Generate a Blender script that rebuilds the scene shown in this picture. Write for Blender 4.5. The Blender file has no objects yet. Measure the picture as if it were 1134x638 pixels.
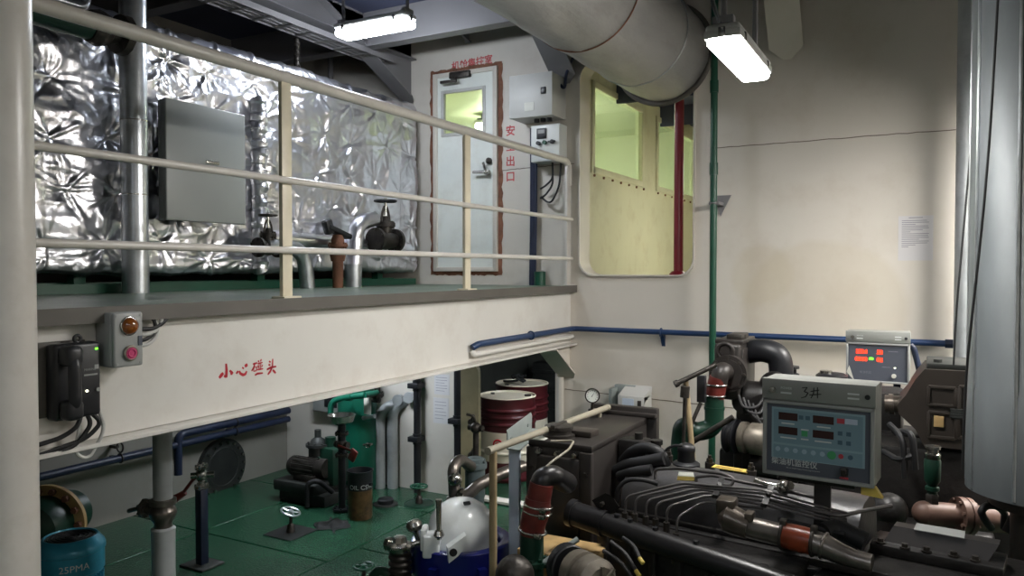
import bpy, bmesh, math, random
import numpy as np
from mathutils import Vector, Matrix, Quaternion
V = Vector
random.seed(7)
SC = bpy.context.scene
COL = SC.collection

# ------------------------------------------------------------------ camera
FPX = 850.0
TH = math.radians(28.6)
PH = math.radians(1.4)
EYE = V((0, 0, 2.12))
FW = V((-math.sin(TH)*math.cos(PH), math.cos(TH)*math.cos(PH), -math.sin(PH)))
RT = V((math.cos(TH), math.sin(TH), 0))
UP = RT.cross(FW)

def P(px, py, X=None, Y=None, Z=None, d=None):
    """point of the room seen at a photo pixel, on a plane of the room"""
    r = FW + (px-567)/FPX*RT - (py-319)/FPX*UP
    if d is not None: t = d
    elif X is not None: t = X/r.x
    elif Y is not None: t = Y/r.y
    else: t = (Z-EYE.z)/r.z
    return EYE + r*t

cd = bpy.data.cameras.new('camera')
cam = bpy.data.objects.new('camera', cd)
COL.objects.link(cam)
cam.location = EYE
cam.rotation_euler = (math.pi/2-PH, 0, TH)
cd.sensor_width = 36
cd.lens = 36*FPX/1134
cd.clip_start = 0.05
SC.camera = cam

# ------------------------------------------------------------------ materials
def lin(c):
    o = []
    for v in c:
        v = v/255
        o.append(v/12.92 if v <= .04045 else ((v+.055)/1.055)**2.4)
    return (*o, 1)

def M(name, col, rough=.5, metal=0., var=.08, vs=3., dirt=None, da=.5, ds=2.5, dw=.12,
      bump=0., bs=30., spec=.5, emit=None, es=0., coat=0., btype='noise', stretch=None):
    m = bpy.data.materials.new(name)
    m.use_nodes = True
    nt = m.node_tree
    N, L = nt.nodes, nt.links
    b = N['Principled BSDF']
    b.inputs['Roughness'].default_value = rough
    b.inputs['Metallic'].default_value = metal
    b.inputs['Specular IOR Level'].default_value = spec
    if coat: b.inputs['Coat Weight'].default_value = coat
    c = lin(col)
    tc = N.new('ShaderNodeTexCoord')
    vec = tc.outputs['Object']
    if stretch:
        mp = N.new('ShaderNodeMapping'); mp.inputs['Scale'].default_value = stretch
        L.new(vec, mp.inputs['Vector']); vec = mp.outputs['Vector']
    out = None
    if var:
        n = N.new('ShaderNodeTexNoise'); n.inputs['Scale'].default_value = vs; n.inputs['Detail'].default_value = 6
        L.new(vec, n.inputs['Vector'])
        r = N.new('ShaderNodeValToRGB')
        r.color_ramp.elements[0].position = .3; r.color_ramp.elements[1].position = .7
        r.color_ramp.elements[0].color = tuple(max(0, x*(1-var)) for x in c[:3])+(1,)
        r.color_ramp.elements[1].color = tuple(min(1, x*(1+var)) for x in c[:3])+(1,)
        L.new(n.outputs['Fac'], r.inputs['Fac']); out = r.outputs['Color']
    if dirt:
        n2 = N.new('ShaderNodeTexNoise'); n2.inputs['Scale'].default_value = ds; n2.inputs['Detail'].default_value = 9
        n2.inputs['Roughness'].default_value = .68
        L.new(vec, n2.inputs['Vector'])
        r2 = N.new('ShaderNodeMapRange'); r2.clamp = True
        r2.inputs['From Min'].default_value = .5; r2.inputs['From Max'].default_value = .5+dw*2
        r2.inputs['To Min'].default_value = 0; r2.inputs['To Max'].default_value = da
        L.new(n2.outputs['Fac'], r2.inputs['Value'])
        mx = N.new('ShaderNodeMix'); mx.data_type = 'RGBA'
        L.new(r2.outputs['Result'], mx.inputs['Factor'])
        if out: L.new(out, mx.inputs['A'])
        else: mx.inputs['A'].default_value = c
        mx.inputs['B'].default_value = lin(dirt)
        out = mx.outputs['Result']
    if out: L.new(out, b.inputs['Base Color'])
    else: b.inputs['Base Color'].default_value = c
    if bump:
        if btype == 'noise':
            n3 = N.new('ShaderNodeTexNoise'); n3.inputs['Detail'].default_value = 5; o3 = n3.outputs['Fac']
        else:
            n3 = N.new('ShaderNodeTexVoronoi'); o3 = n3.outputs['Distance']
        n3.inputs['Scale'].default_value = bs
        L.new(vec, n3.inputs['Vector'])
        bp = N.new('ShaderNodeBump'); bp.inputs['Strength'].default_value = bump; bp.inputs['Distance'].default_value = .01
        L.new(o3, bp.inputs['Height']); L.new(bp.outputs['Normal'], b.inputs['Normal'])
    if emit:
        b.inputs['Emission Color'].default_value = lin(emit)
        b.inputs['Emission Strength'].default_value = es
    return m

def glass_mat(name, tint, gloss=.12, rough=.02):
    m = bpy.data.materials.new(name); m.use_nodes = True
    nt = m.node_tree; N, L = nt.nodes, nt.links
    N.remove(N['Principled BSDF'])
    t = N.new('ShaderNodeBsdfTransparent'); t.inputs['Color'].default_value = lin(tint)
    g = N.new('ShaderNodeBsdfGlossy'); g.inputs['Roughness'].default_value = rough
    lw = N.new('ShaderNodeLayerWeight'); pw = N.new('ShaderNodeMath'); pw.operation = 'POWER'; pw.inputs[1].default_value = 5
    L.new(lw.outputs['Facing'], pw.inputs[0])
    fr = N.new('ShaderNodeMath'); fr.operation = 'MULTIPLY_ADD'; fr.inputs[1].default_value = .9; fr.inputs[2].default_value = .04; L.new(pw.outputs[0], fr.inputs[0])
    mx = N.new('ShaderNodeMixShader')
    L.new(fr.outputs[0], mx.inputs['Fac']); L.new(t.outputs['BSDF'], mx.inputs[1]); L.new(g.outputs['BSDF'], mx.inputs[2])
    L.new(mx.outputs['Shader'], N['Material Output'].inputs['Surface'])
    return m

m_wall = M('cream_wall_paint', (206,200,190), .55, var=.05, vs=1.2, dirt=(150,128,98), da=.28, ds=1.6, dw=.14, bump=.06, bs=4)
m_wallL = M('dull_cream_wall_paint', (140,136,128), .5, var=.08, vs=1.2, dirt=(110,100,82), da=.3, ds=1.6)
m_ceil = M('grey_blue_ceiling_paint', (66,70,92), .65, var=.06, vs=1)
m_beam = M('grey_beam_paint', (122,120,122), .55, var=.05, vs=2)
m_fascia = M('offwhite_beam_paint', (216,213,207), .4, var=.03, vs=2, dirt=(150,128,105), da=.35, ds=3.2, dw=.2, bump=.05, bs=3)
m_rail = M('cream_rail_paint', (208,203,196), .32, var=.05, vs=6, dirt=(150,135,105), da=.3, ds=9, dw=.2)
m_post = M('yellowed_cream_paint', (220,211,188), .4, var=.05, vs=6, dirt=(150,125,90), da=.3, ds=8, dw=.2)
m_deck = M('worn_green_deck_paint', (84,100,84), .38, var=.25, vs=3, dirt=(135,138,122), da=.75, ds=2.4, dw=.12, bump=.15, bs=30)
m_floor = M('green_floor_paint', (36,74,54), .24, var=.22, vs=1.6, dirt=(22,40,32), da=.75, ds=2.2, dw=.14, bump=.25, bs=55, btype='voronoi')
m_under = M('bilge_black', (10,14,12), .6, var=0)
m_edge = M('grey_edge_paint_with_shade', (90,86,80), .5, var=.1, vs=5)  # grey darkened to hold the shadow lying on the deck edge
m_greenp = M('green_paint', (18,74,54), .4, var=.12, vs=6, dirt=(20,45,36), da=.4, ds=6)
m_greend = M('dark_green_paint', (18,52,39), .38, var=.15, vs=6, dirt=(14,26,22), da=.6, ds=7)
m_teal = M('teal_tank_paint', (16,92,72), .38, var=.1, vs=5, dirt=(10,60,50), da=.35, ds=4)
m_blue = M('blue_pipe_paint', (27,54,94), .4, var=.15, vs=8, dirt=(40,50,70), da=.4, ds=8)
m_bluedk = M('dark_blue_paint', (26,36,60), .45, var=.15, vs=6)
m_red = M('red_pipe_paint', (124,22,38), .4, var=.08, vs=6)
m_redtxt = M('red_brush_paint', (178,28,44), .6, var=.15, vs=30)
m_rust = M('rust_brown', (122,82,62), .8, var=.35, vs=9, dirt=(58,36,28), da=.8, ds=11)
m_foil = M('aluminium_foil', (230,230,236), .29, 1., var=.04, vs=6, bump=.10, bs=34, btype='voronoi')
m_galv = M('galvanised_steel', (196,200,204), .3, .9, var=.12, vs=14, dirt=(120,122,124), da=.4, ds=9, bump=.06, bs=20)
m_clad = M('grey_duct_cladding', (94,99,101), .5, .2, var=.16, vs=5, dirt=(112,114,116), da=.5, ds=5, dw=.2, bump=.14, bs=16, stretch=(1,1,.35))
m_lag = M('silver_lagging_paint', (158,157,156), .46, .35, var=.12, vs=2.5, dirt=(120,112,100), da=.4, ds=6, dw=.2, bump=.5, bs=14, stretch=(2.2,.6,2.2))
m_steel = M('bare_steel', (176,174,168), .25, 1., var=.15, vs=10, dirt=(80,70,60), da=.4, ds=9)
m_gunk = M('dirty_dark_metal', (66,62,58), .45, .6, var=.3, vs=14, dirt=(24,20,18), da=.7, ds=12, bump=.3, bs=40)
m_greybox = M('grey_box_enamel', (150,152,150), .38, var=.04, vs=4)
m_greybox2 = M('light_grey_enamel', (186,186,182), .45, .0, var=.05, vs=5)
m_cab = M('cabinet_grey_enamel', (156,160,158), .34, var=.05, vs=2)
m_white = M('white_enamel', (226,230,224), .35, var=.03, vs=4, dirt=(170,160,140), da=.25, ds=3)
m_whitebx = M('white_box_enamel', (216,219,216), .4, var=.03, vs=4)
m_olive = M('olive_door_paint', (128,120,94), .45, var=.1, vs=4, dirt=(80,70,50), da=.4, ds=6)
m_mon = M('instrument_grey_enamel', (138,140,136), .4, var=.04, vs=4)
m_weld = M('grey_weld_line', (112,100,88), .7, var=.3, vs=20)
m_redpale = M('faded_red_paint', (186,78,80), .7, var=.25, vs=30)
m_clad2 = M('narrow_duct_zinc', (176,180,182), .4, .35, var=.14, vs=6, dirt=(120,122,124), da=.4, ds=7, bump=.1, bs=18)
m_paper = M('paper', (206,204,205), .8, var=.02, vs=6)
m_ink = M('grey_print', (128,128,140), .8, var=0)
m_black = M('black_plastic', (26,27,31), .42, var=.1, vs=8)
m_blackr = M('black_rubber', (20,20,22), .6, var=.15, vs=10)
m_eng = M('oily_dark_grey_engine_paint', (33,31,30), .42, .1, var=.35, vs=9, dirt=(14,13,13), da=.8, ds=6, dw=.15, bump=.3, bs=38)
m_fuelp = M('dark_steel_tube', (88,85,84), .34, .45, var=.2, vs=14)
m_rock = M('worn_grey_cover_paint', (74,73,74), .38, .2, var=.3, vs=8, dirt=(26,25,25), da=.75, ds=5, dw=.14, bump=.2, bs=40)
m_worn = M('worn_dark_steel', (122,116,110), .32, .75, var=.3, vs=10, dirt=(50,42,36), da=.6, ds=8)
m_eng2 = M('engine_pipe_dark', (38,37,38), .34, .25, var=.25, vs=10, dirt=(22,20,20), da=.6, ds=9)
m_rad = M('brown_black_radiator_paint', (44,40,38), .42, var=.15, vs=4, dirt=(34,30,29), da=.5, ds=5)
m_hous = M('dark_brown_housing_paint', (54,48,43), .42, var=.15, vs=4, dirt=(36,31,28), da=.5, ds=5)
m_manif = M('worn_manifold_metal', (96,88,80), .28, .6, var=.25, vs=12, dirt=(42,34,28), da=.6, ds=8)
m_redhose = M('red_brown_hose', (104,40,34), .42, var=.3, vs=14, dirt=(54,26,24), da=.6, ds=10)
m_orhose = M('orange_brown_hose', (128,56,32), .3, var=.3, vs=14, dirt=(70,34,24), da=.5, ds=12)
m_dome = M('white_gloss_dome', (232,236,236), .2, var=.03, vs=5, dirt=(170,170,160), da=.3, ds=7, coat=.4)
m_bluepur = M('deep_blue_gloss', (18,26,104), .28, var=.12, vs=6, coat=.3)
m_motor = M('teal_blue_motor_paint', (58,148,178), .28, .15, var=.12, vs=6, dirt=(24,70,90), da=.4, ds=5)
m_drumred = M('maroon_drum_paint', (74,26,29), .34, var=.08, vs=4, dirt=(70,26,28), da=.35, ds=4)
m_drumwht = M('white_drum_paint', (216,206,184), .4, var=.04, vs=4, dirt=(150,130,100), da=.4, ds=3)
m_logo = M('red_mark', (190,30,44), .4, var=0)
m_yell = M('yellow_sticker', (214,188,92), .5, var=.1, vs=20)
m_strain = M('blue_grey_strainer_paint', (92,104,106), .4, var=.1, vs=8, dirt=(50,56,56), da=.5, ds=9)
m_pale = M('dull_cream_tube_paint', (146,140,124), .42, var=.12, vs=12, dirt=(110,100,80), da=.4, ds=12)
m_tag = M('pale_label', (206,206,196), .5, var=.05, vs=20)
m_dispoff = M('unlit_display', (58,36,36), .25, var=0)
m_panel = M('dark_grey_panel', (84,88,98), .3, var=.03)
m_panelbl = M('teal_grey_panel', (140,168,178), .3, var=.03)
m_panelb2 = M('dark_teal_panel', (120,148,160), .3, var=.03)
m_keyb = M('pale_blue_key', (160,182,196), .4, var=0)
m_panelbt = M('panel_key', (72,100,116), .4, var=0)
m_txtw = M('white_print', (206,210,210), .6, var=0)
m_txtb = M('black_marker', (18,18,20), .6, var=0)
m_keyg = M('green_key', (74,160,104), .4, var=0)
m_keyr = M('red_key', (190,70,80), .4, var=0)
m_ledr = M('red_led', (40,5,3), .4, var=0, emit=(255,44,16), es=3)
m_ledg = M('green_led', (10,50,8), .4, var=0, emit=(90,255,40), es=2.5)
m_ledw = M('small_white_led', (80,80,60), .4, var=0, emit=(255,255,220), es=2.5)
m_amber = M('amber_dome', (128,72,28), .12, var=.15, vs=20, coat=.6)
m_redbtn = M('magenta_red_button', (186,52,104), .4, var=0)
m_copper = M('worn_copper_pipe', (104,80,70), .5, .1, var=.25, vs=10, dirt=(90,64,52), da=.5, ds=9)
m_tan = M('tan_pole_paint', (158,140,108), .5, var=.15, vs=9, dirt=(100,80,55), da=.4, ds=10)
m_cork = M('cork_gasket', (176,146,98), .7, var=.15, vs=14)
m_galvlt = M('pale_galvanised_angle', (148,156,154), .4, .35, var=.1, vs=8)
m_bluewh = M('pale_blue_white_paint', (186,198,214), .4, var=.05, vs=5)
m_alt = M('cast_aluminium', (132,125,114), .42, .6, var=.2, vs=16, dirt=(70,62,54), da=.6, ds=14)
m_ylight = M('pale_green_yellow_paint', (216,220,204), .55, var=.05, vs=2)
m_recess = M('yellowed_cream_paint_wall', (214,210,188), .5, var=.05, vs=1.5, dirt=(150,118,70), da=.35, ds=4, dw=.16)
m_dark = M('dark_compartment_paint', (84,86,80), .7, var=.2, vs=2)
m_darkst = M('dark_stored_steel', (48,50,48), .55, .3, var=.3, vs=7)
m_rag = M('oily_rag', (22,24,24), .85, var=.3, vs=14)
m_clr = glass_mat('window_glass', (240,245,236))

def lamp_mat(name, col, s):
    m = bpy.data.materials.new(name); m.use_nodes = True
    b = m.node_tree.nodes['Principled BSDF']
    b.inputs['Base Color'].default_value = (.8,.8,.8,1)
    b.inputs['Emission Color'].default_value = lin(col)
    b.inputs['Emission Strength'].default_value = s
    return m

# ------------------------------------------------------------------ mesh builder
def basis(axis):
    a = V(axis).normalized()
    h = V((0,0,1)) if abs(a.z) < .95 else V((1,0,0))
    x = h.cross(a).normalized(); y = a.cross(x)
    return x, y, a

class MB:
    def __init__(s): s.v = []; s.f = []; s.m = []; s.cur = 0
    def mat(s, i): s.cur = i; return s
    def add(s, vs, fs):
        o = len(s.v); s.v += [tuple(v) for v in vs]
        for f in fs: s.f.append([i+o for i in f]); s.m.append(s.cur)
        return s
    def addbm(s, bm):
        bm.verts.index_update()
        s.add([v.co.copy() for v in bm.verts], [[v.index for v in f.verts] for f in bm.faces]); bm.free()
        return s
    def box(s, a, b, bev=0., seg=2, rot=None, piv=None):
        bm = bmesh.new()
        a, b = V(a), V(b)
        lo = V((min(a.x,b.x),min(a.y,b.y),min(a.z,b.z))); hi = V((max(a.x,b.x),max(a.y,b.y),max(a.z,b.z)))
        bmesh.ops.create_cube(bm, size=1)
        for v in bm.verts: v.co = V(((lo.x+hi.x)/2+v.co.x*(hi.x-lo.x), (lo.y+hi.y)/2+v.co.y*(hi.y-lo.y), (lo.z+hi.z)/2+v.co.z*(hi.z-lo.z)))
        if bev:
            bev = min(bev, .45*min(hi.x-lo.x, hi.y-lo.y, hi.z-lo.z))
            bmesh.ops.bevel(bm, geom=bm.edges[:], offset=bev, segments=seg, affect='EDGES', profile=.5)
        if rot is not None:
            c = V(piv) if piv is not None else (lo+hi)/2
            for v in bm.verts: v.co = c + rot @ (v.co-c)
        return s.addbm(bm)
    def cyl(s, p0, p1, r0, r1=None, seg=20, caps=True):
        r1 = r0 if r1 is None else r1
        p0, p1 = V(p0), V(p1); x, y, a = basis(p1-p0)
        vs = []; 
        for p, r in ((p0,r0),(p1,r1)):
            for i in range(seg):
                t = 2*math.pi*i/seg; vs.append(p + x*r*math.cos(t) + y*r*math.sin(t))
        fs = [[i, (i+1)%seg, seg+(i+1)%seg, seg+i] for i in range(seg)]
        if caps: fs += [list(range(seg))[::-1], list(range(seg, 2*seg))]
        return s.add(vs, fs)
    def lathe(s, prof, o, axis=(0,0,1), seg=32, caps=True):
        o = V(o); x, y, a = basis(axis); vs = []; n = len(prof); fs = []
        for (r, h) in prof:
            for i in range(seg):
                t = 2*math.pi*i/seg; vs.append(o + a*h + x*r*math.cos(t) + y*r*math.sin(t))
        for k in range(n-1):
            for i in range(seg):
                j = (i+1) % seg; fs.append([k*seg+i, k*seg+j, (k+1)*seg+j, (k+1)*seg+i])
        if caps and prof[0][0] > 1e-5: fs.append(list(range(seg))[::-1])
        if caps and prof[-1][0] > 1e-5: fs.append(list(range((n-1)*seg, n*seg)))
        return s.add(vs, fs)
    def tube(s, pts, r, fil=0., seg=12, caps=True, fn=6):
        pts = [V(p) for p in pts]
        if fil and len(pts) > 2:
            out = [pts[0]]
            for i in range(1, len(pts)-1):
                p, a, b = pts[i], pts[i-1]-pts[i], pts[i+1]-pts[i]
                la, lb = a.length, b.length
                k = min(fil, la*.48, lb*.48)
                A = p + a.normalized()*k; B = p + b.normalized()*k
                for j in range(fn+1):
                    t = j/fn; out.append(A*(1-t)**2 + p*2*t*(1-t) + B*t*t)
            out.append(pts[-1]); pts = out
        q = [pts[0]]
        for p in pts[1:]:
            if (p-q[-1]).length > 1e-5: q.append(p)
        pts = q; n = len(pts)
        rs = r if isinstance(r, (list, tuple)) else [r]*n
        if len(rs) != n: rs = [rs[min(len(rs)-1, int(i*len(rs)/n))] for i in range(n)]
        tg = []
        for i in range(n):
            a = pts[min(i+1, n-1)] - pts[max(i-1, 0)]; tg.append(a.normalized())
        x, y, _ = basis(tg[0]); vs = []
        for i in range(n):
            if i:
                ax = tg[i-1].cross(tg[i])
                if ax.length > 1e-7:
                    qn = Quaternion(ax.normalized(), tg[i-1].angle(tg[i])); x = qn @ x; y = qn @ y
            for k in range(seg):
                t = 2*math.pi*k/seg; vs.append(pts[i] + (x*math.cos(t) + y*math.sin(t))*rs[i])
        fs = []
        for i in range(n-1):
            for k in range(seg):
                j = (k+1) % seg; fs.append([i*seg+k, i*seg+j, (i+1)*seg+j, (i+1)*seg+k])
        if caps: fs += [list(range(seg))[::-1], list(range((n-1)*seg, n*seg))]
        return s.add(vs, fs)
    def prism(s, poly, vec):
        poly = [V(p) for p in poly]; n = len(poly); vec = V(vec)
        nrm = V((0,0,0))
        for i in range(n): nrm += poly[i].cross(poly[(i+1) % n])
        if nrm.dot(vec) > 0: poly = poly[::-1]
        vs = poly + [p+vec for p in poly]
        fs = [list(range(n)), list(range(n, 2*n))[::-1]] + [[i, n+i, n+(i+1) % n, (i+1) % n] for i in range(n)]
        return s.add(vs, fs)
    def sph(s, c, r, sc=(1,1,1), seg=20, rings=12):
        c = V(c); vs = []; fs = []
        for i in range(1, rings):
            t = math.pi*i/rings
            for k in range(seg):
                u = 2*math.pi*k/seg
                vs.append(c + V((r*math.sin(t)*math.cos(u)*sc[0], r*math.sin(t)*math.sin(u)*sc[1], r*math.cos(t)*sc[2])))
        for i in range(rings-2):
            for k in range(seg):
                j = (k+1) % seg; fs.append([i*seg+k, (i+1)*seg+k, (i+1)*seg+j, i*seg+j])
        top = len(vs); vs += [c+V((0,0,r*sc[2])), c-V((0,0,r*sc[2]))]
        for k in range(seg):
            j = (k+1) % seg; fs.append([top, k, j]); b = (rings-2)*seg; fs.append([top+1, b+j, b+k])
        return s.add(vs, fs)
    def torus(s, c, axis, R, r, seg=32, ss=10, a0=0, a1=2*math.pi):
        x, y, a = basis(axis); c = V(c)
        full = abs(a1-a0-2*math.pi) < 1e-6
        n = seg if full else seg+1
        pts = [c + x*R*math.cos(a0+(a1-a0)*i/seg) + y*R*math.sin(a0+(a1-a0)*i/seg) for i in range(n)]
        if not full: return s.tube(pts, r, seg=ss)
        vs = []; fs = []
        for i in range(seg):
            d = (pts[i]-c).normalized()
            for k in range(ss):
                t = 2*math.pi*k/ss; vs.append(pts[i] + d*r*math.cos(t) + a*r*math.sin(t))
        for i in range(seg):
            for k in range(ss):
                i2 = (i+1) % seg; j = (k+1) % ss
                fs.append([i*ss+k, i2*ss+k, i2*ss+j, i*ss+j])
        return s.add(vs, fs)
    def flange(s, p, axis, R, th, nb=8, rb=None, br=.009, seg=28):
        a = V(axis).normalized(); p = V(p)
        s.cyl(p-a*th/2, p+a*th/2, R, seg=seg)
        x, y, _ = basis(a); rb = rb or R*.82
        for i in range(nb):
            t = 2*math.pi*(i+.5)/nb; q = p + x*rb*math.cos(t) + y*rb*math.sin(t)
            s.cyl(q-a*(th/2+.012), q+a*(th/2+.012), br, seg=6)
        return s
    def wheel(s, c, axis, R, r=.008, spokes=4, hub=.018):
        s.torus(c, axis, R, r, seg=28, ss=8)
        x, y, a = basis(axis); c = V(c)
        for i in range(spokes):
            t = 2*math.pi*i/spokes; s.cyl(c, c+(x*math.cos(t)+y*math.sin(t))*R, r*.8, seg=8)
        s.cyl(c-a*.012, c+a*.012, hub, seg=12)
        return s
    def stroke(s, pts, w, nrm):
        """a flat brush stroke in the plane of nrm"""
        pts = [V(p) for p in pts]; nrm = V(nrm).normalized(); q = []
        for i in range(len(pts)-1):
            for j in range(4): q.append(pts[i].lerp(pts[i+1], j/4))
        q.append(pts[-1]); n = len(q); vs = []
        for i in range(n):
            t = (q[min(i+1,n-1)]-q[max(0,i-1)]).normalized(); sd = nrm.cross(t)
            k = w*(.62+.38*math.sin(math.pi*min(1,(i+.6)/n)))
            vs += [q[i]+sd*k/2+nrm*.0012, q[i]-sd*k/2+nrm*.0012]
        return s.add(vs, [[2*i, 2*i+1, 2*i+3, 2*i+2] for i in range(n-1)])

ROOT = {}
def link(name, mb, mats, parent=None, smooth=40, origin=None):
    me = bpy.data.meshes.new(name)
    if parent is not None: off = ROOT[parent.name]
    elif origin is not None: off = V(origin)
    else:
        a = np.array(mb.v); lo, hi = a.min(0), a.max(0)
        off = V(((lo[0]+hi[0])/2, (lo[1]+hi[1])/2, lo[2]))
    me.from_pydata([(v[0]-off.x, v[1]-off.y, v[2]-off.z) for v in mb.v], [], mb.f)
    mats = mats if isinstance(mats, (list, tuple)) else [mats]
    for m in mats: me.materials.append(m)
    me.polygons.foreach_set('material_index', mb.m)
    me.validate(); me.update()
    bm = bmesh.new(); bm.from_mesh(me)
    bmesh.ops.recalc_face_normals(bm, faces=bm.faces[:]); bm.to_mesh(me); bm.free()
    if smooth:
        me.polygons.foreach_set('use_smooth', [True]*len(me.polygons))
        me.set_sharp_from_angle(angle=math.radians(smooth))
    o = bpy.data.objects.new(name, me); COL.objects.link(o)
    ROOT[o.name] = off
    if parent is not None: o.parent = parent
    else: o.location = off
    return o

def tag(o, label=None, cat=None, group=None, kind=None):
    if label: o['label'] = label
    if cat: o['category'] = cat
    if group: o['group'] = group
    if kind: o['kind'] = kind
    return o

def thing(name, label, cat, loc, group=None, kind=None):
    o = bpy.data.objects.new(name, None); COL.objects.link(o)
    o.empty_display_size = .1
    o.location = V(loc); ROOT[o.name] = V(loc)
    return tag(o, label, cat, group, kind)

def solo(name, label, cat, mb, mats, group=None, smooth=40):
    return tag(link(name, mb, mats, None, smooth), label, cat, group)

def struct(name, mb, mats, smooth=40, label=None):
    return tag(link(name, mb, mats, None, smooth, origin=(0,0,0)), label, None, None, 'structure')

def copy_thing(root, loc, label, group=None):
    r = root.copy(); COL.objects.link(r); r.location = V(loc); ROOT[r.name] = V(loc)
    if label: r['label'] = label
    if group: r['group'] = group
    for ch in list(root.children):
        c = ch.copy(); COL.objects.link(c); c.parent = r; ROOT[c.name] = V(loc)
        for g in list(ch.children):
            d = g.copy(); COL.objects.link(d); d.parent = c; ROOT[d.name] = V(loc)
    return r

def text_into(mb, s, size, o, xd, ud, align='LEFT', lift=.0012, bold=0.):
    """letters as flat mesh, laid on a surface"""
    cu = bpy.data.curves.new('lettering', 'FONT'); cu.body = s; cu.size = size; cu.align_x = align
    cu.resolution_u = 3; cu.offset = bold
    ob = bpy.data.objects.new('lettering', cu); COL.objects.link(ob)
    dg = bpy.context.evaluated_depsgraph_get(); dg.update()
    me = bpy.data.meshes.new_from_object(ob.evaluated_get(dg))
    xd, ud = V(xd).normalized(), V(ud).normalized(); nn = xd.cross(ud)
    mb.add([V(o)+xd*v.co.x+ud*v.co.y+nn*lift for v in me.vertices], [list(p.vertices) for p in me.polygons])
    bpy.data.objects.remove(ob); bpy.data.curves.remove(cu); bpy.data.meshes.remove(me)
    return mb

def plate_holes(outer, holes, y0, y1):
    """wall in the XZ plane with holes, between y0 (front) and y1"""
    bm = bmesh.new()
    for loop in [outer]+holes:
        vs = [bm.verts.new((p[0], y0, p[1])) for p in loop]
        for i in range(len(vs)): bm.edges.new((vs[i], vs[(i+1) % len(vs)]))
    bmesh.ops.triangle_fill(bm, use_beauty=True, use_dissolve=False, edges=bm.edges[:])
    ret = bmesh.ops.extrude_face_region(bm, geom=bm.faces[:])
    for g in ret['geom']:
        if isinstance(g, bmesh.types.BMVert): g.co.y = y1
    return bm

def rrect(x0, x1, z0, z1, r, n=6):
    pts = []
    for cx, cz, a in ((x1-r,z0+r,-90),(x1-r,z1-r,0),(x0+r,z1-r,90),(x0+r,z0+r,180)):
        for i in range(n+1):
            t = math.radians(a+90*i/n); pts.append((cx+r*math.cos(t), cz+r*math.sin(t)))
    return pts
LS1, LS2, LS3, LS4, LS5, LS6, LS7, LS8, LS9 = 42, 84, 12, 19, 46, 24, 15, 58, 96
EXPO = 1.05
# ================================================================== THE ROOM
YB = 6.0          # back wall
XF = -2.70        # face of the deck-edge beam
DK = 1.98         # mezzanine deck
CE = 4.35
XL = -6.0
XR, YN = 3.4, -3.4

# floor: painted plates over a dark bilge
mb = MB()
mb.box((XL-.1, YN, -.06), (XR, 9.7, -.03)); 
for (x0, x1, ys) in ((XL-.05, -5.15, (YN,-1.2,.4,1.65,2.92,4.2,5.48,YB)), (-5.15, -3.82, (YN,-1.2,.4,1.65,2.92,4.2,5.48,YB)),
                     (-3.82, -2.5, (YN,-.7,.7,1.95,3.25,4.53,5.48,YB)), (-2.5, -1.2, (YN,-.7,.7,1.95,3.25,4.53,YB)),
                     (-1.2, .1, (YN,-.7,.7,1.95,3.25,4.53,YB)), (.1, 1.4, (YN,-.7,.7,1.95,3.25,4.53,YB)), (1.4, XR, (YN,-.7,.7,1.95,3.25,4.53,YB))):
    for a, b in zip(ys[:-1], ys[1:]):
        mb.mat(1).box((x0+.007, a+.007, -.03), (x1-.007, b-.007, 0), .003, 1)
for a, b in ((YB, 7.2), (7.2, 8.4), (8.4, 9.7)):
    mb.mat(1).box((-5.0, a+.007, -.03), (-.4, b-.007, 0), .003, 1)
struct('floor', mb, [m_under, m_floor])

mb = MB(); mb.box((XL-.2, YN-.1, CE), (XR+.1, YB+.1, CE+.05)); struct('ceiling', mb, m_ceil)
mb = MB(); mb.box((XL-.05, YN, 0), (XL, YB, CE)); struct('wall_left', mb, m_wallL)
mb = MB(); mb.box((XR, YN, 0), (XR+.05, YB, CE)); struct('wall_right', mb, m_wall)
mb = MB(); mb.box((XL, YN-.05, 0), (XR, YN, CE)); struct('wall_front', mb, m_wall)

# back wall with the upper opening, the door and the low doorway
up_o = rrect(-2.615, -1.63, 2.062, 3.86, .13)
dr_o = [(-4.07, 2.12), (-3.44, 2.12), (-3.44, 3.905), (-4.07, 3.905)]
lw_o = rrect(-3.765, -2.80, .015, 1.44, .1)
mb = MB()
mb.addbm(plate_holes([(XL, 0), (XR, 0), (XR, CE), (XL, CE)], [up_o, dr_o, lw_o], YB, YB+.05))
wall = struct('wall_back', mb, m_wall)
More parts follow.
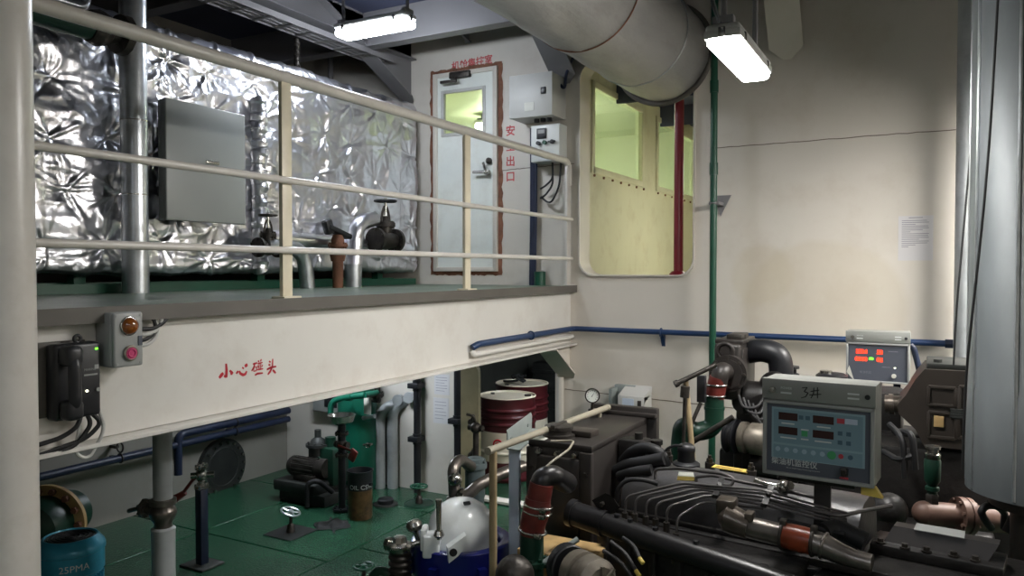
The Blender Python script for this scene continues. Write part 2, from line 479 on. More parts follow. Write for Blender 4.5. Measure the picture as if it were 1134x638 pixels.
# stain marks: two big rounded patches on the right half of the wall, in the paint
nt = m_wall.node_tree; N, L = nt.nodes, nt.links
bs = N['Principled BSDF']; src = bs.inputs['Base Color'].links[0].from_socket
tc = N.new('ShaderNodeTexCoord')
def blob(cx, cz, r, soft, sx=1.):
    mp = N.new('ShaderNodeMapping'); mp.inputs['Location'].default_value = (-cx*sx, -YB, -cz); mp.inputs['Scale'].default_value = (sx, 1, 1)
    nz = N.new('ShaderNodeTexNoise'); nz.inputs['Scale'].default_value = 4
    ad = N.new('ShaderNodeVectorMath'); ad.operation = 'MULTIPLY_ADD'; ad.inputs[1].default_value = (.06,.0,.06); 
    L.new(tc.outputs['Object'], nz.inputs['Vector']); L.new(nz.outputs['Color'], ad.inputs[0]); L.new(tc.outputs['Object'], ad.inputs[2])
    L.new(ad.outputs['Vector'], mp.inputs['Vector'])
    ln = N.new('ShaderNodeVectorMath'); ln.operation = 'LENGTH'; L.new(mp.outputs['Vector'], ln.inputs[0])
    mr = N.new('ShaderNodeMapRange'); mr.inputs['From Min'].default_value = r-soft; mr.inputs['From Max'].default_value = r
    mr.inputs['To Min'].default_value = 1; mr.inputs['To Max'].default_value = 0
    L.new(ln.outputs['Value'], mr.inputs['Value']); return mr.outputs['Result']
c1 = P(915, 335, Y=YB); c2 = P(848, 300, Y=YB)
for (c, r, sx) in ((c1, .50, .85), (c2, .25, 1.)):
    f = blob(c.x, c.z, r, .05, sx)
    ml = N.new('ShaderNodeMath'); ml.operation = 'MULTIPLY'; ml.inputs[1].default_value = .3; L.new(f, ml.inputs[0])
    mx = N.new('ShaderNodeMix'); mx.data_type = 'RGBA'; L.new(ml.outputs[0], mx.inputs['Factor'])
    L.new(src, mx.inputs['A']); mx.inputs['B'].default_value = lin((188,176,150)); src = mx.outputs['Result']
L.new(src, bs.inputs['Base Color'])

# weld beads of the wall plates and the coaming of the upper opening
mb = MB()
def bead(p0, p1):
    n = 26
    mb.tube([V(p0).lerp(V(p1), i/n)+V((0,0,random.uniform(-.003,.003))) for i in range(n+1)], .0034, seg=6)
for a, b in (((790,164),(1064,143)), ((626,431),(900,462)), ((555,189),(636,181))):
    pa, pb = P(*a, Y=YB), P(*b, Y=YB); z = (pa.z+pb.z)/2; bead((pa.x, YB-.001, pa.z), (pb.x, YB-.001, pb.z))
link('weld_bead', mb, m_weld, wall)
def coaming(hole, w=.012, y0=YB-.03, y1=YB+.08):
    mb = MB(); n = len(hole)
    cx = sum(p[0] for p in hole)/n; cz = sum(p[1] for p in hole)/n
    inner = []; 
    xs = [p[0] for p in hole]; zs = [p[1] for p in hole]
    sx = 1-2*w/(max(xs)-min(xs)); sz = 1-2*w/(max(zs)-min(zs))
    mx_, mz_ = (max(xs)+min(xs))/2, (max(zs)+min(zs))/2
    inner = [(mx_+(p[0]-mx_)*sx, mz_+(p[1]-mz_)*sz) for p in hole]
    vs = [(p[0],y0,p[1]) for p in hole]+[(p[0],y0,p[1]) for p in inner]+[(p[0],y1,p[1]) for p in inner]+[(p[0],y1,p[1]) for p in hole]
    fs = []
    for k in range(4):
        for i in range(n): fs.append([k*n+i, k*n+(i+1) % n, ((k+1) % 4)*n+(i+1) % n, ((k+1) % 4)*n+i])
    return mb.add(vs, fs)
struct('trim_1', coaming(up_o, .012, YB-.03, YB+.18), m_wall)
struct('trim_2', coaming(lw_o, .02, YB-.05, YB+.07), m_wall)

# control room beyond the door, seen through its glass
CX0, CX1, CY1, CZ1 = -5.9, -2.75, 10.2, 3.98
mb = MB()
mb.box((CX0-.05, YB+.06, 1.95), (CX0, CY1, CZ1)); mb.box((CX0, CY1, 1.95), (CX1, CY1+.05, CZ1))
mb.box((CX0, YB+.06, CZ1), (CX1, CY1, CZ1+.04)); mb.box((CX0, YB+.06, 1.95), (CX1, CY1, 2.0))
struct('wall_control_room', mb, m_ylight)
# its side wall with two windows, X = -2.75
def yof(px, py): return P(px, py, X=CX1).y
ya0, ya1 = yof(656,140), yof(711,160)
yb0, yb1 = yof(727,165), yof(769,180)
zb = .5*(P(656,190,X=CX1).z + P(710,202,X=CX1).z); zt = .5*(P(656,95,X=CX1).z + P(710,120,X=CX1).z)
mb = MB()
bm = plate_holes([(YB+.05, 1.95), (CY1, 1.95), (CY1, CZ1), (YB+.05, CZ1)], [rrect(ya0,ya1,zb,zt,.03), rrect(yb0,yb1,zb,zt,.03)], 0, .04)
for v in bm.verts: v.co = V((CX1-v.co.y, v.co.x, v.co.z))
mb.addbm(bm); struct('wall_recess', mb, m_recess)
for i, (a, b) in enumerate(((ya0,ya1),(yb0,yb1))):
    w = thing('window_%d' % (i+1), None, None, (CX1, (a+b)/2, zb), kind='structure')
    mb = MB()
    for q in ((a-.03,a+.03,zb-.03,zt+.03),(b-.03,b+.03,zb-.03,zt+.03),(a,b,zb-.03,zb+.03),(a,b,zt-.03,zt+.03)):
        mb.box((CX1-.005, q[0], q[2]), (CX1+.018, q[1], q[3]), .004)
    for k in range(7):
        y = a+(b-a)*k/6; mb.mat(1).cyl((CX1+.015, y, zb-.055), (CX1+.03, y, zb-.055), .012, seg=8)
    link('window_frame', mb, [m_recess, m_rust], w)
    mb = MB(); mb.box((CX1-.03, a, zb), (CX1-.024, b, zt)); link('pane', mb, m_clr, w)
# rest of the recess behind the opening
mb = MB()
mb.box((-2.75, CY1, 1.95), (-.9, CY1+.05, CZ1)); mb.box((-.95, YB+.05, 1.95), (-.9, CY1, CZ1))
mb.box((-2.75, YB+.05, 1.95), (-.9, CY1, 2.0)); struct('wall_passage', mb, m_recess)
mb = MB(); mb.box((-2.75, YB+.05, CZ1), (-.9, CY1, CZ1+.04)); mb.box((-2.75, 7.2, CZ1-.22), (-.9, 7.24, CZ1)); mb.box((-2.75, 8.6, CZ1-.22), (-.9, 8.64, CZ1))
struct('ceiling_passage', mb, m_ceil)
# store compartment beyond the low doorway
mb = MB()
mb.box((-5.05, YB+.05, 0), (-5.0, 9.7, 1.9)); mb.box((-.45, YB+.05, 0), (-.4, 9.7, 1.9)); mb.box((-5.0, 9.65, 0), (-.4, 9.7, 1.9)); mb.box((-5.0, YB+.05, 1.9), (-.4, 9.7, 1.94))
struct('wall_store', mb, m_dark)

# ceiling beams
mb = MB()
for y in (.6, 2.2, 3.8, 5.3):
    for xa, xb in ((XL, -2.36), (-1.41, XR)): mb.box((xa, y-.006, CE-.3), (xb, y+.006, CE)); mb.box((xa, y-.06, CE-.312), (xb, y+.06, CE-.3))
    mb.box((-2.36, y-.006, CE-.1), (-1.41, y+.006, CE))
for x in (-4.37, .4):
    mb.box((x-.006, YN, CE-.24), (x+.006, YB, CE)); mb.box((x-.07, YN, CE-.252), (x+.07, YB, CE-.24))
struct('ceiling_beam', mb, m_beam)
# knee brackets between wall and ceiling
def knee(x, ztip, L_, w=.16, mm=None):
    mb = MB(); zt = CE-.02
    mb.prism([(x-.006, YB, ztip), (x-.006, YB, zt), (x-.006, YB-L_, zt)], (.012,0,0))
    a, b = V((x, YB-.004, ztip)), V((x, YB-L_, zt)); d = (b-a).normalized(); n = d.cross(V((1,0,0)))
    hw = w/2
    pl = [a+V((-.03,0,0)), a+V((.03,0,0)), a+d*.09+V((hw,0,0)), b+V((hw,0,0)), b+V((-hw,0,0)), a+d*.09+V((-hw,0,0))]
    mb.prism(pl, n*.012)
    return struct('knee_bracket', mb, mm or m_beam)
knee(-4.37, 3.70, 1.35, .16); knee(-3.72, 4.18, .4, .02); knee(-2.74, 3.70, .9, .22); knee(P(872,50,Y=YB).x, P(872,66,Y=YB).z, .5, .24, m_wall)

# mezzanine deck, its edge and the beam below
mb = MB(); mb.box((XL, -.2, DK-.04), (XF+.055, YB, DK), .003, 1); struct('mezzanine_deck', mb, m_deck)
mb = MB(); mb.box((XF+.045, -.2, DK-.055), (XF+.06, YB-.0, DK+.004)); struct('trim_3', mb, m_edge)  # edge strip with the shade put into its colour
mb = MB(); mb.box((XF-.02, -.2, 1.495), (XF, YB, DK-.04)); mb.box((XF-.07, -.2, 1.474), (XF+.065, YB, 1.492), .003, 1)
fas = struct('deck_beam', mb, m_fascia)
mb = MB(); mb.box((XF-.62, -.2, DK-.18), (XF-.61, YB, DK-.04)); mb.box((XL, 2.9, DK-.16), (XF-.03, 2.91, DK-.04)); mb.box((XL, 4.6, DK-.34), (XF-.03, 4.61, DK-.04))  # hidden deep cross web, lowered to block lamp light from the left floor
struct('deck_stiffener_shade_web', mb, m_beam)
# bracket under the beam end at the wall
mb = MB()
mb.prism([(XF-.02, YB, 1.2), (XF-.02, YB, 1.478), (XF-.02, YB-.42, 1.478)], (.012,0,0))
a, b = V((XF-.015, YB-.005, 1.2)), V((XF-.015, YB-.42, 1.474)); d = (b-a).normalized(); n = V((1,0,0)).cross(d)
mb.prism([a+V((-.05,0,0)), a+V((.05,0,0)), a+d*.08+V((.09,0,0)), b+V((.09,0,0)), b+V((-.09,0,0)), a+d*.08+V((-.09,0,0))], n*.012)
struct('beam_bracket', mb, m_wall)

# pillar at the left edge
c = P(-4, 300, d=2.32)
mb = MB(); mb.cyl((c.x, c.y, 0), (c.x, c.y, CE), .103, seg=48); mb.cyl((c.x,c.y,0),(c.x,c.y,.02),.16,seg=40)
struct('pillar', mb, m_rail)

# red warning text on the beam
SX = lambda p: P(230+p[0]/12.6, 390+p[1]/12.6, X=XF)
mb = MB()
def S(pts, w): mb.stroke([SX(p) for p in pts], w*.00042, (1,0,0))
S([(255,160),(262,250),(258,345),(225,330)], 34); S([(215,290),(190,320),(158,362)], 40); S([(303,255),(342,295),(315,308)], 32)
S([(425,262),(395,302)], 26); S([(438,262),(452,298),(490,318),(522,308),(543,265)], 32); S([(478,212),(502,232)], 20); S([(553,172),(515,200)], 38)
S([(626,168),(690,150)], 20); S([(657,156),(640,215),(610,264)], 22); S([(642,214),(684,205),(677,260),(638,268),(642,214)], 13)
S([(702,116),(714,142)], 16); S([(748,98),(733,132)], 18); S([(694,162),(764,144)], 17); S([(716,158),(713,242)], 13); S([(740,152),(734,240)], 13); S([(695,184),(705,216)], 13); S([(766,174),(750,210)], 14); S([(686,248),(772,232)], 17)
S([(655,322),(692,300),(768,292)], 24)
S([(845,172),(872,184)], 22); S([(852,126),(876,142)], 20); S([(905,92),(902,180),(888,240)], 20); S([(822,244),(880,214),(955,200)], 26); S([(892,225),(870,270),(836,314)], 28); S([(905,248),(948,294)], 28)
link('painted_warning', mb, m_redtxt, fas, 0)
# red writing above and beside the door
mb = MB()
a = P(500, 78, Y=YB); text_into(mb, '机舱集控室', .088, (a.x, YB, a.z-.0), (1,0,.04), (0,0,1), bold=.002)
a = P(560, 146, Y=YB)
for i, ch in enumerate('安全出口'): text_into(mb, ch, .098, (a.x, YB, a.z-.03-.135*i), (1,0,0), (0,0,1), bold=.002)
link('painted_writing', mb, m_redpale, wall, 0)

# door to the control room
dx0, dx1, dz0, dz1 = -4.07, -3.44, 2.12, 3.905
D = thing('door_1', 'white steel door with small window in a rusty frame', None, ((dx0+dx1)/2, YB, dz0), kind='structure')
mb = MB()
for q in ((dx0-.03,dx0+.015,dz0-.02,dz1+.03),(dx1-.015,dx1+.03,dz0-.02,dz1+.03),(dx0,dx1,dz1-.01,dz1+.03),(dx0,dx1,dz0-.02,dz0+.02)):
    mb.box((q[0], YB-.03, q[2]), (q[1], YB+.05, q[3]), .006)
link('door_frame', mb, m_wall, D)
mb = MB(); rgd = random.Random(21)
def ragged(p, q, wx, wz):
    n = 34; p, q = V(p), V(q); vs = []
    for i in range(n+1):
        c = p.lerp(q, i/n); a_ = rgd.uniform(.55, 1.35); b_ = rgd.uniform(.7, 1.05)
        vs += [c+V((-wx*a_,0,-wz*a_)), c+V((wx*b_,0,wz*b_))]
    n0 = len(vs); vs += [v+V((0,.006,0)) for v in vs]
    fs = [[2*i,2*i+1,2*i+3,2*i+2] for i in range(n)]
    mb.add(vs, fs)
zlo, zhi = dz0-.035, dz1+.048
ragged((dx0-.05,YB-.004,zlo),(dx0-.05,YB-.004,zhi),.024,0); ragged((dx1+.05,YB-.004,zlo),(dx1+.05,YB-.004,zhi),-.026,0)
ragged((dx0-.07,YB-.0045,zhi),(dx1+.07,YB-.0045,zhi),0,-.02); ragged((dx0-.07,YB-.0045,zlo),(dx1+.07,YB-.0045,zlo),0,.02)
link('rust_border', mb, m_rust, D)
w0, w1 = P(492,106,Y=YB), P(536,148,Y=YB); wz0 = P(515,147,Y=YB).z; wz1 = P(515,101,Y=YB).z
mb = MB(); mb.addbm(plate_holes([(dx0+.01,dz0+.012),(dx1-.01,dz0+.012),(dx1-.01,dz1-.01),(dx0+.01,dz1-.01)], [rrect(w0.x,w1.x,wz0,wz1,.01)], YB-.012, YB+.03))
leaf = link('door_leaf', mb, m_white, D)
mb = MB()
for q in ((w0.x-.025,w0.x+.008,wz0-.025,wz1+.025),(w1.x-.008,w1.x+.025,wz0-.025,wz1+.025),(w0.x,w1.x,wz1-.008,wz1+.025),(w0.x,w1.x,wz0-.025,wz0+.008)):
    mb.box((q[0], YB-.022, q[2]), (q[1], YB+.01, q[3]), .006)
link('window_frame', mb, m_greybox2, leaf)
mb = MB(); mb.box((w0.x, YB+.004, wz0), (w1.x, YB+.009, wz1)); link('pane', mb, m_clr, leaf)
mb = MB(); h = P(540, 191, Y=YB-.03); k = P(541, 178, Y=YB-.03)
mb.cyl((h.x, YB-.013, h.z), (h.x, YB-.055, h.z), .026, seg=16); mb.tube([(h.x, YB-.05, h.z), (h.x, YB-.07, h.z), (h.x-.13, YB-.07, h.z+.005)], .012, .02)
mb.tube([(h.x-.01, YB-.05, h.z), (h.x-.03, YB-.06, h.z+.09)], .011)
link('door_handle', mb, m_steel, leaf)
mb = MB(); mb.cyl((k.x, YB-.013, k.z), (k.x, YB-.035, k.z), .028, seg=18); mb.sph((k.x, YB-.035, k.z), .02); link('lock', mb, m_gunk, leaf)
mb = MB(); a = P(500, 84, Y=YB-.04); mb.box((a.x-.02, YB-.06, a.z-.03), (a.x+.2, YB-.013, a.z+.03), .008); mb.box((a.x-.09, YB-.1, a.z-.075), (a.x+.08, YB-.07, a.z-.05), .005); mb.cyl((a.x+.06, YB-.08, a.z-.07),(a.x+.06, YB-.04, a.z),.012)
link('door_closer', mb, m_gunk, leaf)

# ================================================================== LAMPS
def lamp(name, label, c, axis, L_, w, h, s, col=(236,244,255), hang=None, rot=0., lip=0.):
    """twin-tube fitting, axis 'X' or 'Y', c = centre of the diffuser underside"""
    T = thing(name, label, 'lamp', (c[0], c[1], c[2]))
    x, y, z = c; R = Matrix.Rotation(rot, 3, 'Z')
    def fx(mb):
        if axis == 'Y': mb.v = [(x-(v[1]-y), y+(v[0]-x), v[2]) for v in mb.v]
        return mb
    mb = MB(); mb.box((x-L_/2, y-w/2, z+h*.55), (x+L_/2, y+w/2, z+h), .02, 3)
    if lip: mb.box((x-L_/2-lip, y-w/2-lip, z+h*.35), (x+L_/2+lip, y+w/2+lip, z+h*.7), .006)  # lip added to keep lamp light off the upper walls
    link('housing', fx(mb), m_greybox2, T)
    mb = MB(); mb.box((x-L_/2+.004, y-w/2+.004, z), (x+L_/2-.004, y+w/2-.004, z+h*.55), min(.045, h*.3), 4)
    link('diffuser', fx(mb), lamp_mat(name+'_glow', col, s), T)
    for sx in (-1, 1):
        for sy in (-.5, .5):
            mb = MB(); mb.box((x+sx*L_*.36-.012, y+sy*w-.006, z+h*.35), (x+sx*L_*.36+.012, y+sy*w+.006, z+h*.75), .003)
            link('clip', fx(mb), m_steel, T)
        mb = MB(); mb.box((x+sx*L_/2-.006, y-.014, z+h*.35), (x+sx*L_/2+.006, y+.014, z+h*.8), .003)
        link('clip', fx(mb), m_steel, T)
        mb = MB(); mb.box((x+sx*(L_/2-.03)-.02, y-w*.3, z+h), (x+sx*(L_/2-.03)+.02, y+w*.3, z+h+.03), .004)
        mb.cyl((x+sx*(L_/2-.03), y, z+h+.02), (x+sx*(L_/2-.03), y, hang or CE-.001), .012)
        link('hanger', fx(mb), m_beam, T)
    return T
a = P(415, 32, d=5.72)
lamp('fluorescent_lamp', 'lit fluorescent lamp under the ceiling above the foil insulated tank', (a.x, a.y, a.z-.03), 'X', .66, .17, .10, LS1)
a = P(820, 62, d=3.25)
lamp('fluorescent_lamp', 'lit fluorescent lamp hanging right of the thick grey duct end', (a.x, a.y, a.z-.04), 'Y', .66, .135, .09, LS2, col=(252,250,246), lip=.003)
lamp('fluorescent_lamp', 'added unseen fluorescent lamp over the rear engine at right, brightening the cream wall', (1.05, 4.75, 3.02), 'Y', 1.2, .2, .10, LS9, col=(254,250,244), lip=.07)  # unseen lamp, added to brighten the right part of the back wall
lamp('fluorescent_lamp', 'lit fluorescent lamp behind the viewer on the mezzanine side, out of the photo', (-1.0, -.7, 3.15), 'Y', 1.2, .2, .10, LS3, lip=.07)
lamp('fluorescent_lamp', 'lit fluorescent lamp behind the viewer on the right, out of the photo', (1.7, .2, 3.1), 'X', 1.2, .2, .10, LS4, col=(252,250,246), lip=.07)
lamp('fluorescent_lamp', 'lit fluorescent lamp under the mezzanine deck, hidden by the beam', (-4.55, 5.0, 1.80), 'X', .66, .15, .08, LS5, hang=DK-.042)
lamp('fluorescent_lamp', 'lit fluorescent lamp inside the control room', (-4.2, 8.0, 3.8), 'X', 1.2, .3, .10, LS6, col=(250,252,232), hang=CZ1-.001)
lamp('fluorescent_lamp', 'lit fluorescent lamp in the passage behind the opening, hidden by the wall', (-1.25, 8.1, 3.12), 'Y', 1.2, .18, .10, LS7, col=(250,252,238), lip=.08, hang=CZ1-.001)
lamp('fluorescent_lamp', 'lit fluorescent lamp in the drum store, hidden by the beam', (-2.5, 6.6, 1.75), 'X', .66, .15, .08, LS8, hang=1.899)
# cable from the right lamp up to the ceiling
L2 = bpy.data.objects['fluorescent_lamp.001']; c = ROOT[L2.name]
mb = MB(); mb.tube([(c.x, c.y-.36, c.z+.08), (c.x-.02, c.y-.44, c.z+.16), (c.x+.06, c.y-.3, c.z+.42), (c.x+.1, c.y-.1, CE-.001)], .008, .12, seg=8); link('cable', mb, m_black, L2)
# ================================================================== MEZZANINE
# guard rail
XR_ = XF-.0
T = thing('guard_rail', 'cream painted guard rail along the edge of the mezzanine deck', 'railing', (XR_, 3.2, DK))
zr = 3.03
mb = MB(); mb.tube([(XR_, .2, zr), (XR_, 5.95, zr), (XR_, 5.95, zr-.2)], .029, .09, seg=20); link('top_rail', mb, m_rail, T)
for z in (2.54, 2.21):
    mb = MB(); mb.tube([(XR_+.03, .2, z), (XR_+.03, 5.95, z)], .0165, seg=14); link('rail', mb, m_rail, T)
for y, w in ((1.05,.03), (2.70,.032), (4.325,.034), (5.94,.036)):
    mb = MB(); mb.box((XR_-.012, y-w, DK), (XR_+.012, y+w, zr-.02), .004); mb.box((XR_-.04, y-w-.025, DK), (XR_+.045, y+w+.025, DK+.012), .003)
    link('post', mb, m_post if y < 5 else m_rail, T)

# foil covered tank on a green stand
FX = -4.23
Tk = thing('insulated_tank', 'big tank wrapped in crinkled quilted aluminium foil on the mezzanine', 'tank', (-5.05, 3.4, DK))
rng = np.random.default_rng(5)
y0, y1, z0, z1 = .9, 5.88, 2.10, 3.66
step = .0115
ny = int((y1-y0)/step); 
prof = []                                   # outline of the blanket: up the front, rounded over the top
rr = .09
for t in np.linspace(-90, 0, 12): prof.append((FX-.05+.05*math.cos(math.radians(t)), z0+.05+.05*math.sin(math.radians(t))))
nz = int((z1-z0-.05-rr)/step)
for t in np.linspace(0, 1, nz)[1:]: prof.append((FX, z0+.05+(z1-rr-z0-.05)*t))
for t in np.linspace(0, 90, 14)[1:]: prof.append((FX-rr+rr*math.cos(math.radians(t)), z1-rr+rr*math.sin(math.radians(t))))
for t in np.linspace(0, .8, 50)[1:]: prof.append((FX-rr-t, z1))
prof = np.array(prof); npf = len(prof)
d = np.vstack([[0,0], np.cumsum(np.linalg.norm(np.diff(prof, axis=0), axis=1))[:, None].repeat(2,1)])[:,0]
tg = np.gradient(prof, axis=0); nrm = np.stack([tg[:,1], -tg[:,0]], 1); nrm /= np.linalg.norm(nrm, axis=1)[:,None]
nrm = -nrm if nrm[npf//3,0] < 0 else nrm
Yg, Sg = np.meshgrid(np.linspace(y0, y1, ny), d)
pins = []
for i, yy in enumerate(np.arange(y0+.12, y1, .36)):
    for j, ss in enumerate((.16, .47, .77, 1.08, 1.40, 1.75, 2.1)):
        pins.append((yy+rng.uniform(-.07,.07)+(j%2)*.08, ss+rng.uniform(-.06,.06)))
pins = np.array(pins)
H_ = np.zeros_like(Yg); D1 = np.full_like(Yg, 9.); D2 = np.full_like(Yg, 9.)
for (py_, ps_) in pins:
    dy, ds_ = Yg-py_, Sg-ps_
    r = np.sqrt(dy**2+ds_**2)+1e-6; a = np.arctan2(ds_, dy)
    D2 = np.minimum(D2, np.maximum(D1, r)); D1 = np.minimum(D1, r)
    ok = np.argwhere(r < .36); i0, j0 = ok.min(0); i1, j1 = ok.max(0)+1
    ry, rs, rl = dy[i0:i1,j0:j1], ds_[i0:i1,j0:j1], r[i0:i1,j0:j1]; acc = np.zeros_like(rl)
    for k in range(20):
        ak = rng.uniform(0, 6.283); L_k = rng.uniform(.05, .17); sk = rng.uniform(.35, 1.)*(1 if rng.random() < .72 else -.6)
        al = ry*math.cos(ak)+rs*math.sin(ak); pp = ry*math.sin(ak)-rs*math.cos(ak)+rng.uniform(-1.2,1.2)*al**2
        acc += np.where(al > 0, sk*np.exp(-(pp/(.005+.055*rl))**2)*np.exp(-rl/L_k)*(1-np.exp(-rl/.02)), 0)
    H_[i0:i1,j0:j1] += acc*.026*(rl < .36)
H_ += .034*(1-np.exp(-(D1/.13)**1.5))
def vnoise(sc, sx=1., sy=1.):
    A = rng.uniform(-1,1,(64,64)); x = (Yg*sc*sx) % 62; y = (Sg*sc*sy) % 62
    i, j = x.astype(int), y.astype(int); fx, fy = x-i, y-j
    fx = fx*fx*(3-2*fx); fy = fy*fy*(3-2*fy)
    return (A[i,j]*(1-fx)+A[i+1,j]*fx)*(1-fy)+(A[i,j+1]*(1-fx)+A[i+1,j+1]*fx)*fy
H_ += .008*(1-np.abs(vnoise(5,1.3,.7)))**2 + .006*(1-np.abs(vnoise(12,.7,1.3)))**2 + .0025*(1-np.abs(vnoise(25,1.4,.8)))**2 + .014*vnoise(2.2)
H_ -= .03
X3 = prof[:,0][:,None] + nrm[:,0][:,None]*H_; Z3 = prof[:,1][:,None] + nrm[:,1][:,None]*H_
vs = np.stack([X3, Yg, Z3], -1).reshape(-1,3)
ii = np.arange(npf-1)[:,None]*ny + np.arange(ny-1)[None,:]
fs = np.stack([ii, ii+1, ii+ny+1, ii+ny], -1).reshape(-1,4)
mb = MB(); mb.v = [tuple(v) for v in vs]; mb.f = fs.tolist(); mb.m = [0]*len(mb.f)
link('foil_blanket', mb, m_foil, Tk, 0)
Tk.children[0].data.polygons.foreach_set('use_smooth', [True]*len(mb.f))
mb = MB(); mb.box((-5.9, y0+.02, z0+.02), (FX-.09, y1-.01, z1-.05), .02)
link('tank_body', mb, m_galv, Tk)
mb = MB(); mb.box((-4.52, y0, DK), (-4.45, y1-.05, DK+.06)); 
link('stand_rail', mb, m_greenp, Tk)
mb = MB(); mb.box((FX-.02, y0, DK), (FX+.0, y1, DK+.055)); link('toe_plate', mb, m_greenp, Tk)
for y in (1.4, 2.72, 4.1, 5.5):
    mb = MB(); mb.box((-4.42, y-.035, DK), (-4.35, y+.035, z0+.03)); link('stand_leg', mb, m_greenp, Tk)
# foil wrapped seam roll standing out of the blanket
a = P(289, 110, X=FX+.05); b = P(290, 300, X=FX+.05)
mb = MB(); n = 60
pts = [(FX+.03+random.uniform(-.006,.006), (a.y+b.y)/2+random.uniform(-.007,.007), a.z+(b.z-a.z)*i/n) for i in range(n+1)]
mb.tube(pts, [.055+random.uniform(-.008,.008) for _ in pts], seg=26)
link('seam_roll', mb, m_foil, Tk, 0)

# vertical galvanised pipe in front of the foil
a = P(149, 200, X=-4.08)
T = thing('galvanised_pipe', 'tall shiny galvanised pipe in front of the foil tank, near the left pillar', 'pipe', (-4.08, a.y, DK))
mb = MB(); mb.cyl((-4.08, a.y, DK), (-4.08, a.y, CE), .073, seg=40); link('pipe', mb, m_galv, T)
for z in (2.55, 2.98):
    mb = MB(); mb.cyl((-4.08, a.y, z), (-4.08, a.y, z+.006), .0755, seg=40); link('joint_band', mb, m_steel, T)
# grey cabinet hung on the foil tank
a, b = P(184, 113, X=-4.02), P(272, 246, X=-4.02); a2, b2 = P(184, 245, X=-4.02), P(272, 124, X=-4.02)
zc0, zc1 = (a2.z+b.z)/2, (a.z+b2.z)/2
T = thing('electrical_cabinet', 'flat grey electrical cabinet with no markings in front of the foil tank', 'cabinet', (-4.1, (a.y+b.y)/2, zc0))
mb = MB(); mb.box((-4.10, a.y, zc0), (-4.05, b.y, zc1), .006); link('body', mb, m_cab, T)
mb = MB(); mb.box((-4.05, a.y-.004, zc0-.004), (-4.02, b.y+.004, zc1+.004), .008, 3); dd = link('door', mb, m_cab, T)
mb = MB(); m_ = P(235, 180, X=-4.02); mb.box((-4.02, m_.y-.05, m_.z-.01), (-4.012, m_.y+.05, m_.z+.01), .003); link('latch', mb, m_steel, dd)
for zz in (zc0+.18, zc1-.18):
    mb = MB(); mb.box((-4.19, a.y+.06, zz-.03), (-4.09, b.y-.06, zz+.03)); link('bracket', mb, m_beam, T)

# pipes and valves low in front of the foil, at the right
xp = -4.07
a, b = P(300, 264, X=xp), P(452, 280, X=xp); zz = P(400, 271, X=xp).z
T = thing('foil_clad_pipe', 'horizontal foil clad pipe low along the tank, with elbows into the deck', 'pipe', (xp, (a.y+b.y)/2, DK))
mb = MB(); mb.tube([(xp, a.y, zz+.02), (xp, b.y, zz-.02)], .055, seg=24); link('run', mb, m_foil, T)
e = P(393, 250, X=xp+.1); e2 = P(391, 300, X=xp+.1)
mb = MB(); mb.tube([(xp+.1, e.y+.24, 2.53), (xp+.1, e.y+.02, e.z+.02), (xp+.1, e2.y, e2.z-.1), (xp+.1, e2.y, DK)], .062, .14, seg=26, fn=9); link('elbow', mb, m_foil, T)
mb = MB(); mb.cyl((xp+.1, e2.y, DK), (xp+.1, e2.y, DK+.17), .066, seg=26); mb.cyl((xp+.1, e2.y, DK+.17), (xp+.1, e2.y, DK+.18), .069, seg=26); link('sleeve', mb, m_galv, T)
e = P(334, 270, X=xp+.03)
mb = MB(); mb.tube([(xp+.03, e.y-.35, 2.28), (xp+.03, e.y+.02, 2.27), (xp+.03, e.y+.06, DK)], .055, .16, seg=24, fn=9); link('elbow', mb, m_galv, T)
def gate_valve(T, label, c, axis, s, mat_b, mat_w, up=(0,0,1)):
    """flanged gate valve on a pipe run: body, bonnet, stem and handwheel"""
    c = V(c); ax = V(axis).normalized(); up = V(up).normalized()
    mb = MB(); mb.lathe([(0,-.11*s),(.05*s,-.11*s),(.055*s,-.06*s),(.07*s,0),(.055*s,.06*s),(.05*s,.11*s),(0,.11*s)], c, ax, 20)
    mb.flange(c-ax*.11*s, ax, .085*s, .025*s, 6, br=.009*s); mb.flange(c+ax*.11*s, ax, .085*s, .025*s, 6, br=.009*s)
    mb.cyl(c, c+up*.1*s, .05*s, .045*s); B = link('valve', mb, mat_b, T); B['label'] = label
    mb = MB(); mb.flange(c+up*.11*s, up, .07*s, .03*s, 6, br=.009*s); mb.cyl(c+up*.11*s, c+up*.17*s, .035*s, .022*s)
    for k in (-1, 1): mb.tube([c+up*.12*s+ax*k*.05*s, c+up*.2*s+ax*k*.035*s, c+up*.24*s+ax*k*.012*s], .009*s, .03*s, seg=8)
    link('bonnet', mb, mat_b, B)
    mb = MB(); mb.cyl(c+up*.15*s, c+up*.3*s, .011*s, seg=10); link('stem', mb, m_steel, B)
    mb = MB(); mb.wheel(c+up*.28*s, up, .075*s, .009*s, 5, .02*s); link('handwheel', mb, mat_w, B)
c = P(427, 268, X=xp+.12); gate_valve(T, 'dark gate valve', (xp+.12, c.y, 2.36), (0,1,0), 1.15, m_gunk, m_black)
c = P(374, 270, X=xp+.14)
mb = MB(); mb.lathe([(0,-.0),(.05,.0),(.06,.05),(.045,.1),(.05,.16),(.035,.2),(0,.2)], (xp+.14, c.y, 2.18), (0,0,1), 18); mb.flange((xp+.14, c.y, 2.3), (0,0,1), .075, .02, 6); mb.cyl((xp+.14, c.y, DK),(xp+.14, c.y, 2.2),.04); gv = link('globe_valve', mb, m_rust, T)
